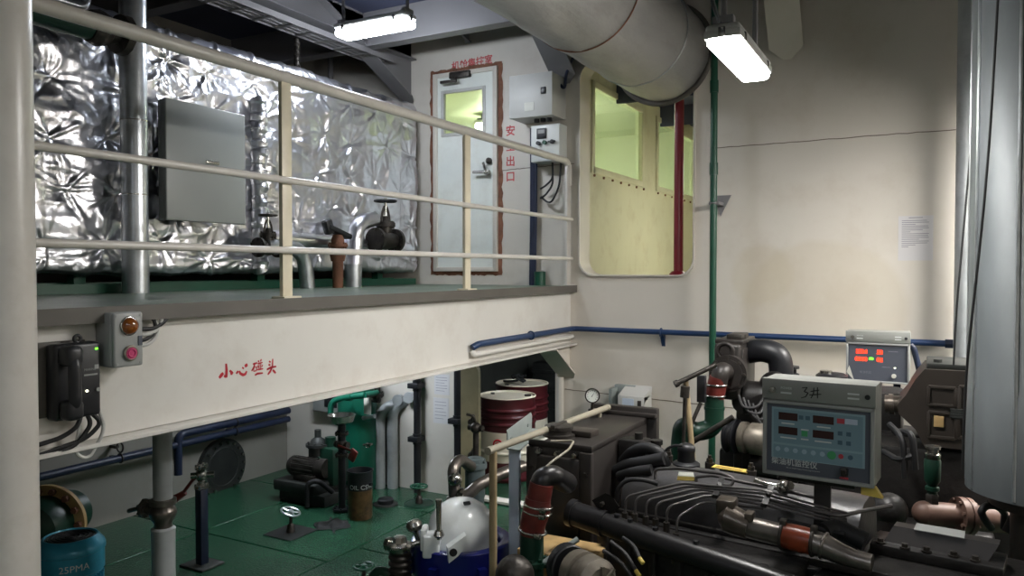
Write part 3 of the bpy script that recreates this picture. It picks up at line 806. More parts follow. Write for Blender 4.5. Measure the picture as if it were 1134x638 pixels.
mb = MB(); mb.box((xp+.1, c.y-.12, 2.38), (xp+.18, c.y+.13, 2.42), .012, rot=Matrix.Rotation(math.radians(-16),3,'X')); mb.box((xp+.11, c.y-.14, 2.38), (xp+.17, c.y-.07, 2.49), .015, rot=Matrix.Rotation(math.radians(20),3,'X')); link('lever', mb, m_black, gv)
c = P(297, 268, X=xp+.03)
gate_valve(T, 'grimy small valve', (xp+.03, c.y, 2.27), (0,1,0), .8, m_gunk, m_gunk)
# pipe on the left above the foil
zg = P(60, 15, X=-4.0)
T = thing('green_overhead_pipe', 'dark green pipe with grey union above the foil at top left', 'pipe', (-4.0, 2.2, 3.5))
a, b = P(35, 8, X=-4.0), P(100, 24, X=-4.0); dv = (b-a).normalized(); dv = V((0, 1, 0)); 
pz = P(70, 20, X=-4.0).z; yq = P(100, 20, X=-4.0).y; ye = P(134, 40, X=-4.0).y
mb = MB(); mb.cyl((-4.0, .8, pz), (-4.0, yq, pz-.0), .075, seg=24); link('pipe', mb, m_greend, T)
mb = MB(); mb.lathe([(0,0),(.085,0),(.1,.05),(.085,.1),(.06,.12),(.06,.16),(.11,.17),(.115,.21),(.09,.22),(0,.22)], (-4.0, yq-.01, pz), (0,1,0), 14); link('union', mb, m_gunk, T)
mb = MB(); mb.cyl((-4.0, yq+.2, pz), (-4.0, ye, pz-.03), .06, seg=20); link('tail', mb, m_greend, T)
a, b = P(40, 3, X=-4.1), P(96, 9, X=-4.1)
solo('conduit_pipe', 'thin bright conduit above the green pipe at top left', 'pipe', MB().tube([(-4.1, .8, a.z+.05), (-4.1, b.y, a.z+.05), (-4.1, b.y+.02, CE)], .022, .06), m_galv)
# vertical flexible conduit and tray above the foil
a = P(329, 70, X=-4.5)
mb = MB(); n = 40; mb.tube([(-4.5, a.y+.008*math.sin(i*1.1), 3.71+(CE-.38-3.71)*i/n) for i in range(n+1)], [.02+.004*(i % 2) for i in range(n+1)], seg=10)
solo('flexible_conduit', 'twisted brownish flexible conduit dropping to the foil tank top', 'conduit', mb, m_gunk)
mb = MB()
for dx in (-.1, .1): mb.box((-4.37+dx-.004, 2.5, CE-.37), (-4.37+dx+.004, 5.6, CE-.325))
for k in range(14): mb.box((-4.47, 2.6+k*.22, CE-.37), (-4.27, 2.63+k*.22, CE-.365))
for k in range(3): mb.tube([(-4.42+k*.05, 2.5, CE-.352), (-4.41+k*.05, 4, CE-.353), (-4.42+k*.05, 5.6, CE-.352)], .012, seg=8)
solo('cable_tray', 'dark cable tray with cables under the ceiling above the foil tank', 'cable tray', mb, m_beam)
a = P(366, 76, X=-5.2)
mb = MB(); mb.tube([(-5.2, a.y, 3.68), (-5.2, a.y, CE-.01)], .025); mb.tube([(-5.2, a.y, 3.75), (-5.2, a.y-.9, 3.75), (-5.2, a.y-.9, 3.68)], .014, .03)
solo('vent_pipe', 'thin grey vent pipe behind the foil tank top', 'pipe', mb, m_beam)

# ------------------------------------------------------------------ wall by the door
ybx = 5.72
a, b = P(564, 84, Y=ybx), P(611, 127, Y=ybx); a2 = P(566, 131, Y=ybx); b2 = P(611, 80, Y=ybx)
x0, x1 = a.x, b.x; q0, q1 = (b.z+a2.z)/2, (a.z+b2.z)/2
T = thing('junction_box', 'grey steel cabinet with lock and small white label, right of the door', 'cabinet', ((x0+x1)/2, ybx+.14, q0))
mb = MB(); mb.box((x0, ybx+.02, q0), (x1, YB, q1), .006); link('body', mb, m_greybox2, T)
mb = MB(); mb.box((x0-.003, ybx, q0-.003), (x1+.003, ybx+.022, q1+.003), .005); dd = link('door', mb, m_greybox2, T)
c = P(602, 100, Y=ybx); mb = MB(); mb.box((c.x-.022, ybx-.012, c.z-.028), (c.x+.022, ybx, c.z+.028), .005); link('lock', mb, m_black, dd)
c = P(586, 118, Y=ybx); mb = MB(); mb.box((c.x-.045, ybx-.003, c.z-.035), (c.x+.045, ybx, c.z+.035)); link('label_plate', mb, m_tag, dd)
mb = MB()
for k, xx in enumerate((x0+.2, x0+.26, x0+.32)):
    mb.cyl((xx, ybx+.12, q0), (xx, ybx+.12, q0-.03), .024, seg=8)
link('cable_gland', mb, m_black, T)
c = P(619,112,Y=5.88); e = P(641,52,Y=5.88)
mb = MB(); mb.tube([(x1-.03, 5.9, q1-.05), (x1+.035, 5.9, q1-.12), (x1+.05, 5.89, q1+.02), tuple(e), (e.x+.05, 5.88, CE-.26)], .013, .08, seg=8); link('cable', mb, m_bluedk, T)
yb2 = 5.84
a, b = P(588, 140, Y=yb2), P(626, 178, Y=yb2)
x0b, x1b = a.x, P(617, 150, Y=yb2).x+.02; r0, r1 = P(600, 179, Y=yb2).z, P(600, 138, Y=yb2).z
T = thing('control_box', 'small white control box with black gauge and knobs, below the grey cabinet', 'control box', ((x0b+x1b)/2, yb2+.08, r0))
mb = MB(); mb.box((x0b, yb2, r0), (x1b, YB, r1), .006); link('body', mb, m_whitebx, T)
c = P(600, 148, Y=yb2); mb = MB(); mb.box((c.x-.045, yb2-.012, c.z-.045), (c.x+.045, yb2, c.z+.045), .004); mb.mat(1).box((c.x-.03, yb2-.014, c.z), (c.x+.03, yb2-.011, c.z+.03)); link('gauge', mb, [m_black, m_greybox], T)
for (px, py, mm) in ((597,159,m_black),(604,158,m_greenp)):
    c = P(px, py, Y=yb2); mb = MB(); mb.cyl((c.x, yb2, c.z), (c.x, yb2-.03, c.z), .017, seg=14); link('knob', mb, mm, T)
c = P(612, 157, Y=yb2); mb = MB(); mb.cyl((c.x, yb2, c.z), (c.x, yb2-.02, c.z), .018, seg=14); mb.box((c.x-.035, yb2-.03, c.z-.007), (c.x+.035, yb2-.018, c.z+.007), .003); link('switch', mb, m_black, T)
mb = MB()
for (dx, lo) in ((.16,.28),(.22,.36),(.12,.2)):
    mb.tube([(x0b+.16, 5.93, r0), (x0b+.17, 5.92, r0-lo*.7), (x0b+.10, 5.91, r0-lo), (x0b+.05, 5.92, r0-lo-.02)] if dx < .2 else [(x0b+.24, 5.93, r0), (x0b+.23, 5.92, r0-lo*.6), (x0b+.15, 5.91, r0-lo), (x0b+.05, 5.93, r0-lo*.8)], .009, .12, seg=8)
link('cable', mb, m_blackr, T)
c = P(586, 250, Y=5.93)
mb = MB()
for k in range(3): mb.tube([(c.x+.012+k*.022, 5.95, q0-.05), (c.x+.012+k*.022, 5.95, 2.6), (c.x+.004+k*.02, 5.95, 2.1), (c.x+.004+k*.02, 5.95, DK)], .013, .1, seg=8)
solo('cable_run', 'black cables running down the wall from the grey cabinet to the deck', 'cable', mb, m_bluedk)
mb = MB(); c = P(595, 305, Y=5.9); mb.cyl((c.x, 5.95, DK), (c.x, 5.95, DK+.12), .05, seg=14); solo('deck_gland', 'small green cable gland at the foot of the wall cables', 'cable gland', mb, m_greenp)

# ------------------------------------------------------------------ big duct under the ceiling
dc = P(735, 61, Y=YB)
T = thing('insulated_duct', 'thick silver grey lagged duct under the ceiling running into the wall', 'duct', (dc.x, 3, dc.z-.37))
mb = MB(); n = 90; sg = 64; R0 = .375
vs = []; rng2 = np.random.default_rng(3)
ph = rng2.uniform(0, 6.28, (10,2)); fr = rng2.integers(2, 14, 10)
for i in range(n+1):
    y = -1.5+(YB-.004+1.5)*i/n
    for k in range(sg):
        t = 2*math.pi*k/sg
        r = R0 + sum(.0016*math.sin(fr[j]*t+ph[j,0]+y*(2+j*1.3)) for j in range(10))
        vs.append((dc.x+r*math.cos(t), y, dc.z+r*math.sin(t)))
mb.add(vs, [[i*sg+k, i*sg+(k+1)%sg, (i+1)*sg+(k+1)%sg, (i+1)*sg+k] for i in range(n) for k in range(sg)])
link('lagging', mb, m_lag, T, 60)
mb = MB(); mb.torus((dc.x, YB-.03, dc.z), (0,1,0), .39, .022, seg=64); link('wall_collar', mb, m_edge, T)
for y, mm in ((5.35, m_galv), (4.35, m_rust), (2.2, m_galv)):
    mb = MB(); mb.torus((dc.x, y, dc.z), (0,1,0), .379, .005, seg=64, ss=6); link('band', mb, mm, T)
c = P(838, 30, Y=4.6)
# red pipe standing in the opening, green pipe and blue pipe on the wall
c = P(748, 200, Y=YB+.02)
T = thing('red_pipe', 'dark red pipe standing in the rounded wall opening', 'pipe', (c.x, YB+.1, 2.078))
mb = MB(); mb.cyl((c.x, YB+.115, 2.078), (c.x, YB+.115, 3.84), .038, seg=24); link('pipe', mb, m_red, T)
mb = MB(); mb.lathe([(0,0),(.07,0),(.066,.012),(.045,.03),(0,.03)], (c.x, YB+.095, 2.0745), (0,0,1), 24); link('foot', mb, m_red, T)
c = P(790, 250, Y=5.85)
T = thing('green_pipe', 'slim green pipe running straight up the cream wall', 'pipe', (c.x, 5.85, .0))
mb = MB(); mb.cyl((c.x, 5.85, 0), (c.x, 5.85, CE), .026, seg=18); link('pipe', mb, m_greenp, T)
for py in (187, 96): 
    z = P(790, py, Y=5.85).z; mb = MB(); mb.cyl((c.x, 5.85, z-.045), (c.x, 5.85, z+.045), .032, seg=18); link('socket', mb, m_greenp, T)
z = P(795, 225, Y=5.85).z
mb = MB(); mb.prism([(c.x-.03, YB, z+.07), (c.x+.1, YB, z+.07), (c.x+.02, YB, z-.09)], (0,-.012,0)); mb.box((c.x-.03, 5.83, z-.012), (c.x+.045, YB-.01, z+.012)); mb.torus((c.x, 5.85, z), (0,0,1), .03, .006); link('wall_clamp', mb, m_beam, T)
zb_ = P(860, 373, Y=5.93).z; 
a = P(527, 384, X=XF+.05); xe = P(1056, 380, Y=5.93).x
T = thing('blue_pipe', 'long blue pipe along the deck beam and round onto the cream wall', 'pipe', (-1.5, 5.9, zb_))
mb = MB(); mb.tube([(XF+.03, a.y-.01, zb_-.02), (XF+.05, a.y+.03, zb_), (XF+.05, 5.93, zb_), (xe, 5.93, zb_)], .022, .05, seg=16); link('pipe', mb, m_blue, T)
mb = MB(); mb.cyl((xe-.05, 5.93, zb_), (xe+.012, 5.93, zb_), .033, seg=6); link('end_cap', mb, m_bluedk, T)
for px in (732, 588):
    q = P(px, 372, Y=5.93); mb = MB()
    if px > 640: mb.torus((q.x, 5.93, zb_), (1,0,0), .029, .006); mb.box((q.x-.015, 5.93, zb_-.035), (q.x+.015, YB, zb_-.02)); mb.prism([(q.x-.015, YB, zb_-.03), (q.x-.015, 5.95, zb_-.03), (q.x-.015, YB, zb_-.12)], (.03,0,0))
    else:
        y = P(588, 375, X=XF+.05).y; mb.torus((XF+.05, y, zb_), (0,1,0), .029, .006); mb.box((XF, y-.015, zb_-.01), (XF+.05, y+.015, zb_+.01))
    link('clamp', mb, m_blue, T)
y0_ = P(524, 392, X=XF+.03).y
solo('white_pipe', 'thin white painted pipe just below the blue pipe on the beam', 'pipe', MB().tube([(XF+.022, y0_, zb_-.045), (XF+.035, y0_, zb_-.07), (XF+.035, 5.96, zb_-.07)], .018, .04), m_fascia)
# notice on the wall
a, b = P(995, 239, Y=YB), P(1033, 288, Y=YB)
z0n, z1n = P(1014, 288.5, Y=YB).z, P(1014, 239, Y=YB).z
mb = MB(); mb.box((a.x, YB-.004, z0n), (b.x, YB-.0005, z1n))
nt_ = link('wall_notice', mb, m_paper); tag(nt_, 'white printed paper notice stuck on the cream wall', 'notice')
mb = MB(); w_ = b.x-a.x; h_ = z1n-z0n
mb.box((a.x+.3*w_, YB-.005, z1n-.05*h_), (b.x-.3*w_, YB-.004, z1n-.035*h_))
for k in range(15):
    z = z1n-h_*(.10+.042*k); e_ = (.82, .88, .5, .86, .88, .7, .35, .88, .86, .88, .6, .88, .84, .5, .3)[k]
    mb.box((a.x+.1*w_, YB-.005, z-.004), (a.x+e_*w_, YB-.004, z))
link('print', mb, m_ink, nt_)

# ------------------------------------------------------------------ things on the beam
xo = XF+.10
a, b = P(60, 383, X=xo-.02), P(113, 462, X=xo-.02)
T = thing('wall_phone', 'black wall telephone with handset on the white deck beam', 'telephone', (XF+.05, (a.y+b.y)/2, 1.56))
pz0, pz1 = P(85, 464, X=xo-.02).z, P(85, 380, X=xo-.02).z
mb = MB(); mb.box((XF, a.y-.03, pz0+.01), (XF+.02, b.y-.02, pz1+.005), .004); link('back_plate', mb, m_edge, T)
mb = MB(); mb.box((XF+.02, a.y, pz0), (xo-.02, b.y, pz1), .014, 3); link('base', mb, m_black, T)
yh = a.y+(b.y-a.y)*.22
mb = MB(); mb.tube([(xo-.01, yh, pz1-.03), (xo+.035, yh, pz1-.06), (xo+.035, yh, pz0+.06), (xo-.01, yh, pz0+.03)], .021, .04, seg=14)
mb.box((xo-.02, yh-.03, pz1-.075), (xo+.045, yh+.03, pz1-.005), .018, 3); mb.box((xo-.02, yh-.03, pz0+.005), (xo+.045, yh+.03, pz0+.075), .018, 3); link('handset', mb, m_black, T)
def onface(px, py): q = P(px, py, X=xo-.02); return q.y, q.z
y, z = onface(107, 386); mb = MB(); mb.box((xo-.022, y-.006, z-.003), (xo-.018, y+.004, z+.003)); link('green_light', mb, m_ledg, T)
y, z = onface(96, 433); mb = MB(); mb.cyl((xo-.022, y, z), (xo-.016, y, z), .004); link('white_light', mb, m_ledw, T)
y, z = onface(108, 431); mb = MB(); mb.cyl((xo-.022, y, z), (xo-.014, y, z), .007); link('key', mb, m_greybox, T)
y, z = onface(93, 413); mb = MB(); text_into(mb, 'MARINE', .012, (xo-.02, y, z+.006), (0,1,0), (0,0,1)); mb.box((xo-.022, y-.0, z-.012), (xo-.019, y+.05, z-.006)); y2, z2 = onface(107, 406); mb.box((xo-.022, y2-.008, z2-.008), (xo-.019, y2+.008, z2+.008)); link('face_print', mb, m_greybox, T)
yc = (a.y+b.y)/2
mb = MB(); mb.torus((XF+.05, a.y+.1, pz1+.012), (1,0,0), .012, .006); link('hook', mb, m_black, T)
for k, (dy, dz) in enumerate(((.0,.06),(.05,.1),(.09,.08))):
    mb = MB(); mb.tube([(XF+.06, yc+.02+dy*.4, pz0+.01), (XF+.07, yc+dy, pz0-.03), (XF+.06, yc-.05+dy, pz0-dz), (XF+.05, yc-.2, pz0-dz-.02-k*.01), (XF+.03, yc-.6, pz0-dz-.05)], .008, .06, seg=8)
    link('cord', mb, m_blackr, T)
mb = MB(); mb.tube([(XF+.05, yc+.09, pz0+.02), (XF+.06, yc+.11, pz0-.06), (XF+.05, yc+.05, pz0-.16), (XF+.05, yc+.0, pz0-.13), (XF+.05, yc+.02, pz0-.03)], .007, .05, seg=8); link('cord', mb, m_greybox2, T)
# push button box
xo = XF+.115
a, b = P(126, 347, X=xo), P(159, 407, X=xo); z0p, z1p = P(140, 406.5, X=xo).z, P(140, 346, X=xo).z
T = thing('push_button_box', 'grey alarm box with amber dome and red button, beside the telephone', 'switch box', (XF+.05, (a.y+b.y)/2, z0p))
mb = MB(); mb.box((XF+.004, a.y, z0p), (xo-.02, b.y, z1p), .008, 3); link('housing', mb, m_greybox, T)
mb = MB(); mb.box((xo-.02, a.y, z0p), (xo, b.y, z1p), .008, 3)
for yy in (a.y+.012, b.y-.012):
    for zz in (z0p+.012, z1p-.012): mb.cyl((xo-.002, yy, zz), (xo+.002, yy, zz), .005, seg=10)
ld = link('lid', mb, m_greybox, T)
c = P(143, 361, X=xo); mb = MB(); mb.torus((xo, c.y, c.z), (1,0,0), .032, .005); link('lamp_ring', mb, m_steel, ld)
mb = MB(); mb.lathe([(.031,0),(.031,.008),(.026,.02),(.015,.027),(0,.03)], (xo, c.y, c.z), (1,0,0), 28); link('amber_dome', mb, m_amber, T)
c = P(144, 391, X=xo); mb = MB(); mb.torus((xo+.004, c.y, c.z), (1,0,0), .024, .006); link('button_ring', mb, m_alt, ld)
mb = MB(); mb.cyl((xo, c.y, c.z), (xo+.012, c.y, c.z), .021, seg=24); mb.torus((xo+.012, c.y, c.z), (1,0,0), .014, .003); link('button', mb, m_redbtn, T)
c = P(155, 377, X=xo); mb = MB(); mb.box((xo-.001, c.y-.008, c.z-.018), (xo+.003, c.y+.008, c.z+.018)); link('label_plate', mb, m_panel, ld)
for k, (dy, mm) in enumerate(((.17,m_blackr),(.14,m_greybox2),(.11,m_blackr),(.12,m_greybox2))):
    zz = (z0p+z1p)/2+.03-k*.02
    mb = MB(); mb.tube([(XF+.05, b.y, zz), (XF+.055, b.y+dy*.6, zz-.005), (XF+.05, b.y+dy, zz+.05), (XF+.045, b.y+dy*.6, z1p+.0), (XF+.03, b.y-.02, z1p+.012)], .008, .06, seg=8); link('cable', mb, mm, T)
# white plate by the pillar
a, b = P(20, 395, X=XF+.01), P(37.5, 450, X=XF+.01)
solo('white_plate', 'white plate on the beam right beside the left pillar', 'plate', MB().box((XF, a.y, 1.6), (XF+.01, b.y, 1.79), .003), m_white)
# ================================================================== LOWER LEVEL, LEFT
def wrap_text(mb, s, size, o, R, facing, z, flip=False):
    """lettering round an upright cylinder; facing = angle of the middle of the text"""
    t = MB(); text_into(t, s, size, (0,0,0), (1,0,0), (0,1,0), 'CENTER', lift=0)
    vs = []
    for v in t.v:
        a = facing + v[0]/R
        vs.append((o[0]+(R+.0015)*math.cos(a), o[1]+(R+.0015)*math.sin(a), z+v[1]))
    mb.add(vs, t.f); return mb
CAMDIR = lambda p: math.atan2(-p[1], -p[0])

# pipes on the left wall
for (px, py, lab, r, ye) in ((170, 499, 'lower of two dark blue pipes along the left wall under the deck', .032, 5.9), (250, 478, 'upper of two dark blue pipes along the left wall under the deck', .036, 5.9)):
    q = P(px, py, X=-5.88) + V((0,0,.0 if py > 490 else .07)); ys = 1.5 if py > 490 else P(197, 490, X=-5.88).y
    T = thing('blue_wall_pipe', lab, 'pipe', (-5.88, 3.8, q.z-.1))
    mb = MB()
    if py > 490: mb.cyl((-5.88, ys, q.z), (-5.88, ye, q.z), r, seg=16)
    else: mb.tube([(-5.88, ye, q.z), (-5.88, ys, q.z), (-5.88, ys, q.z-.36)], r, .08, seg=16)
    link('pipe', mb, m_bluedk, T)
    for y in (4.0, 5.2):
        mb = MB(); mb.torus((-5.88, y, q.z), (0,1,0), r+.004, .007, seg=20); mb.box((-6.0, y-.015, q.z-.012), (-5.88-r, y+.015, q.z+.012)); link('pipe_clamp', mb, m_gunk, T)
# manhole cover
c = P(246, 517, X=-5.97)
T = thing('manhole_cover', 'large round bolted black cover on the left wall', 'manhole cover', (-5.98, c.y, c.z-.27))
mb = MB(); mb.cyl((-6.0, c.y, c.z), (-5.95, c.y, c.z), .27, seg=48); mb.torus((-5.95, c.y, c.z), (1,0,0), .18, .006, seg=40); link('plate', mb, m_darkst, T)
for i in range(18):
    t = 2*math.pi*i/18; mb = MB(); mb.cyl((-5.95, c.y+.235*math.cos(t), c.z+.235*math.sin(t)), (-5.925, c.y+.235*math.cos(t), c.z+.235*math.sin(t)), .013, seg=6); link('bolt', mb, m_steel, T)

# green pump casing at far left, standing on the floor
c = P(52, 580, d=5.0); ax = V((.45, -.89, 0)).normalized()
T = thing('pump_casing', 'dark green round pump casing with tan bolted rim beside the left pillar', 'pump', (c.x, c.y, 0))
mb = MB(); mb.cyl(c-ax*.03, c, .25, seg=48); rim = link('gasket_rim', mb, m_cork, T)
x_, y_, _ = basis(ax)
for i in range(14):
    t = 2*math.pi*i/14; q = c+x_*.215*math.cos(t)+y_*.215*math.sin(t); mb = MB(); mb.cyl(q, q+ax*.03, .022, seg=6); link('bolt', mb, m_rust, rim)
mb = MB(); mb.lathe([(.185,0),(.185,.1),(.16,.16),(.08,.2),(0,.2)], c, ax, 36); link('cover', mb, m_greend, T)
mb = MB(); mb.cyl(c-ax*.26, c-ax*.03, .15, seg=40); mb.box((c.x-.24, c.y+.02, 0), (c.x-.02, c.y+.24, c.z-.1), .02); link('body', mb, m_greend, T)

# teal-blue pump motor
c = P(78, 593, d=4.2); R = .172
T = thing('pump_motor', 'teal blue upright motor with ribbed cap, bottom left by the pillar', 'motor', (c.x, c.y, 0))
zt = c.z
mb = MB(); mb.lathe([(0,-.012),(.124,-.012),(.128,0),(.134,.0),(R-.006,-.04),(R,-.055),(R,-.075),(R-.006,-.08),(R-.006,-.185),(R-.014,-.19),(R-.014,-.2)], (c.x,c.y,zt), (0,0,1), 48); link('fan_cover', mb, m_motor, T)
mb = MB(); mb.cyl((c.x,c.y,zt-.02), (c.x,c.y,zt-.008), .124, seg=36)
for k in range(5): mb.torus((c.x,c.y,zt-.007), (0,0,1), .024+.022*k, .003, seg=30, ss=6)
link('vent', mb, m_black, T)
mb = MB(); wrap_text(mb, '25PMA', .05, c, R-.006, CAMDIR(c)+.1, zt-.15); link('stencil', mb, m_txtw, T, 0)
mb = MB(); prof = [(0, -zt+.14), (R-.03, -zt+.14)] + [(R-.016, -.2)] ; mb.cyl((c.x,c.y,.14),(c.x,c.y,zt-.19), R-.03, seg=40)
for i in range(36):
    t = 2*math.pi*i/36; d_ = V((math.cos(t), math.sin(t), 0)); e_ = V((-math.sin(t), math.cos(t), 0))
    p_ = V((c.x,c.y,.16))+d_*(R-.034); mb.prism([p_-e_*.003, p_+e_*.003, p_+e_*.003+d_*.024, p_-e_*.003+d_*.024], (0,0,zt-.37))
link('finned_body', mb, m_motor, T)
mb = MB(); mb.flange((c.x,c.y,.12), (0,0,1), R+.02, .04, 8); mb.cyl((c.x,c.y,0),(c.x,c.y,.1), R-.04, R-.04, seg=32); mb.box((c.x-.2,c.y-.2,0),(c.x+.2,c.y+.2,.03), .005); link('base', mb, m_greend, T)

# galvanised drop pipe with dirty valve
c = P(180, 515, d=4.05)
T = thing('drop_pipe', 'galvanised pipe with a grimy valve under the deck, left of the dark stand', 'pipe', (c.x, c.y, 0))
zv = P(180, 568, d=4.05).z
mb = MB(); mb.cyl((c.x,c.y,zv+.07), (c.x,c.y,DK-.041), .048, seg=30); link('upper_pipe', mb, m_clad2, T)
mb = MB(); mb.lathe([(.05,.075),(.068,.07),(.068,.045),(.05,.04),(.066,.02),(.07,0),(.06,-.03),(.045,-.055),(.05,-.09)], (c.x,c.y,zv), (0,0,1), 24)
v = link('valve', mb, m_worn, T)
mb = MB(); mb.cyl((c.x,c.y,zv+.005), (c.x-.11,c.y-.03,zv+.015), .032, .026); mb.flange((c.x-.1,c.y-.03,zv+.015), (-1,-.2,.05), .05, .02, 6, br=.007); mb.tube([(c.x-.1,c.y-.03,zv+.015),(c.x-.15,c.y-.04,zv+.01),(c.x-.24,c.y-.03,zv-.02)], .012, .04); link('side_branch', mb, m_worn, v)
mb = MB(); mb.lathe([(.05,-.075),(.062,-.085),(.06,-.1),(.058,-.3),(.064,-zv)], (c.x,c.y,zv), (0,0,1), 26); link('lagged_pipe', mb, m_clad2, T)

# dark stand with lever valve
b = P(224, 626, Z=0); tp = P(224, 541, d=(b-EYE).dot(FW))
T = thing('valve_stand', 'dark upright post on a square foot with small valve and red lever', 'valve stand', b)
mb = MB(); mb.box((b.x-.032,b.y-.032,0), (b.x+.032,b.y+.032,tp.z), .006); link('post', mb, m_bluedk, T)
mb = MB(); mb.box((b.x-.12,b.y-.1,0), (b.x+.12,b.y+.1,.015), .003); link('foot', mb, m_darkst, T)
z = tp.z
mb = MB(); mb.cyl((b.x,b.y,z),(b.x,b.y,z+.16),.02); mb.sph((b.x,b.y,z+.1),.042,(1,1,1.2)); mb.cyl((b.x-.05,b.y-.05,z+.1),(b.x+.06,b.y+.06,z+.1),.022); mb.flange((b.x,b.y,z+.02),(0,0,1),.05,.016,6,br=.007); mb.flange((b.x,b.y,z+.16),(0,0,1),.045,.014,6,br=.007); v = link('valve', mb, m_steel, T)
g = P(193, 553, d=(b-EYE).dot(FW)); mb = MB(); mb.tube([(b.x,b.y,z+.1), (b.x-.04,b.y-.03,z+.08), tuple(V((b.x,b.y,z+.05)).lerp(g,.72))], .012, .03); link('lever', mb, m_redhose, v)
mb = MB(); mb.tube([tuple(V((b.x,b.y,z+.05)).lerp(g,.6)), tuple(g)], [.02,.03], seg=10); link('grip', mb, m_redhose, v)

# floor fittings
def floor_wheel(name, label, px, py, hw, R, plate, pr, tilt=(0,0,1), mm=None, sq=False):
    b = P(px, py, Z=0); T = thing(name, label, 'valve wheel', b)
    mb = MB()
    if sq: mb.box((b.x-pr,b.y-pr,0),(b.x+pr,b.y+pr,.008))
    else: mb.lathe([(0,.0),(pr,.0),(pr,.008),(pr*.9,.012),(pr*.86,.006),(0,.006)], b, (0,0,1), 32)
    link('plate', mb, plate, T)
    mb = MB(); mb.cyl((b.x,b.y,.005),(b.x,b.y,hw), .014, seg=12); mb.lathe([(.035,0),(.03,.05),(.018,.07),(0,.07)], (b.x,b.y,.005), (0,0,1), 18); link('stem', mb, m_gunk, T)
    mb = MB(); mb.wheel((b.x,b.y,hw), tilt, R, .009, 5, .022); link('handwheel', mb, mm or m_greenp, T)
    return T
floor_wheel('floor_valve', 'handwheel on a round floor plate below the black wall pipe', 464, 558, .16, .075, m_greend, .14)
floor_wheel('floor_valve', 'handwheel leaning over an open square floor hatch in front of the dark pump', 322, 590, .17, .075, m_under, .15, (.3,.1,1), m_galv, True)
floor_wheel('floor_valve', 'green handwheel on the floor at the bottom edge, left of the purifier', 403, 652, .15, .065, m_greend, .1)
b = P(427, 559, Z=0)
T = thing('floor_plug', 'low black round cap on the green floor right of the bucket', 'floor cap', b)
mb = MB(); mb.lathe([(0,0),(.11,0),(.11,.012),(.085,.016),(0,.016)], b, (0,0,1), 28); link('plate', mb, m_darkst, T)
mb = MB(); mb.lathe([(.07,.014),(.072,.05),(.06,.06),(0,.062)], b, (0,0,1), 28); link('cap', mb, m_black, T)

# bucket, rag, funnel stand
b = P(399, 573, Z=0); R = .108
T = thing('oil_bucket', 'stained black and brown oil bucket with white stencilled letters', 'bucket', b)
m_bkt = M('oil_stained_tin', (98,76,50), .32, .4, var=.3, vs=12, dirt=(30,24,22), da=.95, ds=9, dw=.1)
mb = MB(); mb.lathe([(0,.005),(R-.012,.005),(R-.01,.0),(R-.006,.012),(R-.004,.25)], b, (0,0,1), 40); link('body', mb, m_bkt, T)
mb = MB(); mb.lathe([(R-.003,.25),(R-.002,.385),(R,.395),(R+.004,.40),(R+.004,.41),(R-.004,.41),(R-.008,.39),(R-.012,.08),(0,.08)], b, (0,0,1), 40); link('rim', mb, m_black, T)
mb = MB(); wrap_text(mb, 'OIL CSW', .054, b, R-.002, CAMDIR(b)+.12, .265); link('stencil', mb, m_txtw, T, 0)
mb = MB(); q = b+V((R+.002)*V((1,0,0))) if False else V((b.x+R, b.y, .31)); mb.cyl((b.x+R-.006,b.y,.3),(b.x+R+.018,b.y,.3),.014, seg=10); link('ear', mb, m_black, T)
r = P(368, 582, Z=0); rg = np.random.default_rng(11)
mb = MB(); nn = 26; vs = []
for i in range(nn):
    for j in range(nn):
        u, v_ = i/(nn-1)*2-1, j/(nn-1)*2-1; rr_ = math.hypot(u, v_); h = max(0, .05*(1-rr_**2)) * (.6+.4*math.sin(5*u+2)*math.cos(6*v_)) + .02*math.sin(9*u+4*v_)*max(0,1-rr_)
        vs.append((r.x+u*.14+.03*math.sin(4*v_), r.y+v_*.12+.03*math.sin(5*u), .004+max(0,h)))
mb.add(vs, [[i*nn+j,i*nn+j+1,(i+1)*nn+j+1,(i+1)*nn+j] for i in range(nn-1) for j in range(nn-1)])
solo('oily_rag', 'crumpled black rag on the floor left of the bucket', 'rag', mb, m_rag)
b = P(379, 566, Z=0); dz_ = (b-EYE).dot(FW)
zf = P(378, 470, d=dz_).z
T = thing('drain_funnel', 'round steel drain pan on a black post with a red valve lever', 'funnel', b)
mb = MB(); mb.cyl((b.x,b.y,0),(b.x,b.y,zf), .034, seg=20); mb.flange((b.x,b.y,.02),(0,0,1),.08,.02,6); link('post', mb, m_black, T)
mb = MB(); mb.lathe([(0,-.0),(.05,0),(.1,.03),(.118,.085),(.124,.085),(.124,.09),(.112,.09),(.092,.04),(.04,.015),(0,.015)], (b.x,b.y,zf), (0,0,1), 40); link('pan', mb, m_steel, T)
mb = MB(); zz = P(384, 492, d=dz_).z; mb.sph((b.x,b.y,zz),.05); mb.cyl((b.x-.07,b.y,zz),(b.x+.07,b.y,zz),.03); mb.flange((b.x,b.y,zz+.1),(0,0,1),.06,.016,6); mb.flange((b.x,b.y,zz-.09),(0,0,1),.06,.016,6); v = link('valve', mb, m_gunk, T)
g = P(390, 503, d=dz_-.1); mb = MB(); mb.tube([(b.x,b.y-.05,zz),(g.x,g.y,g.z+.03)], .012); mb.box((g.x-.03,g.y-.012,g.z-.065),(g.x+.045,g.y+.012,g.z+.045), .01, rot=Matrix.Rotation(.5,3,'Y')); link('red_lever', mb, m_redhose, v)

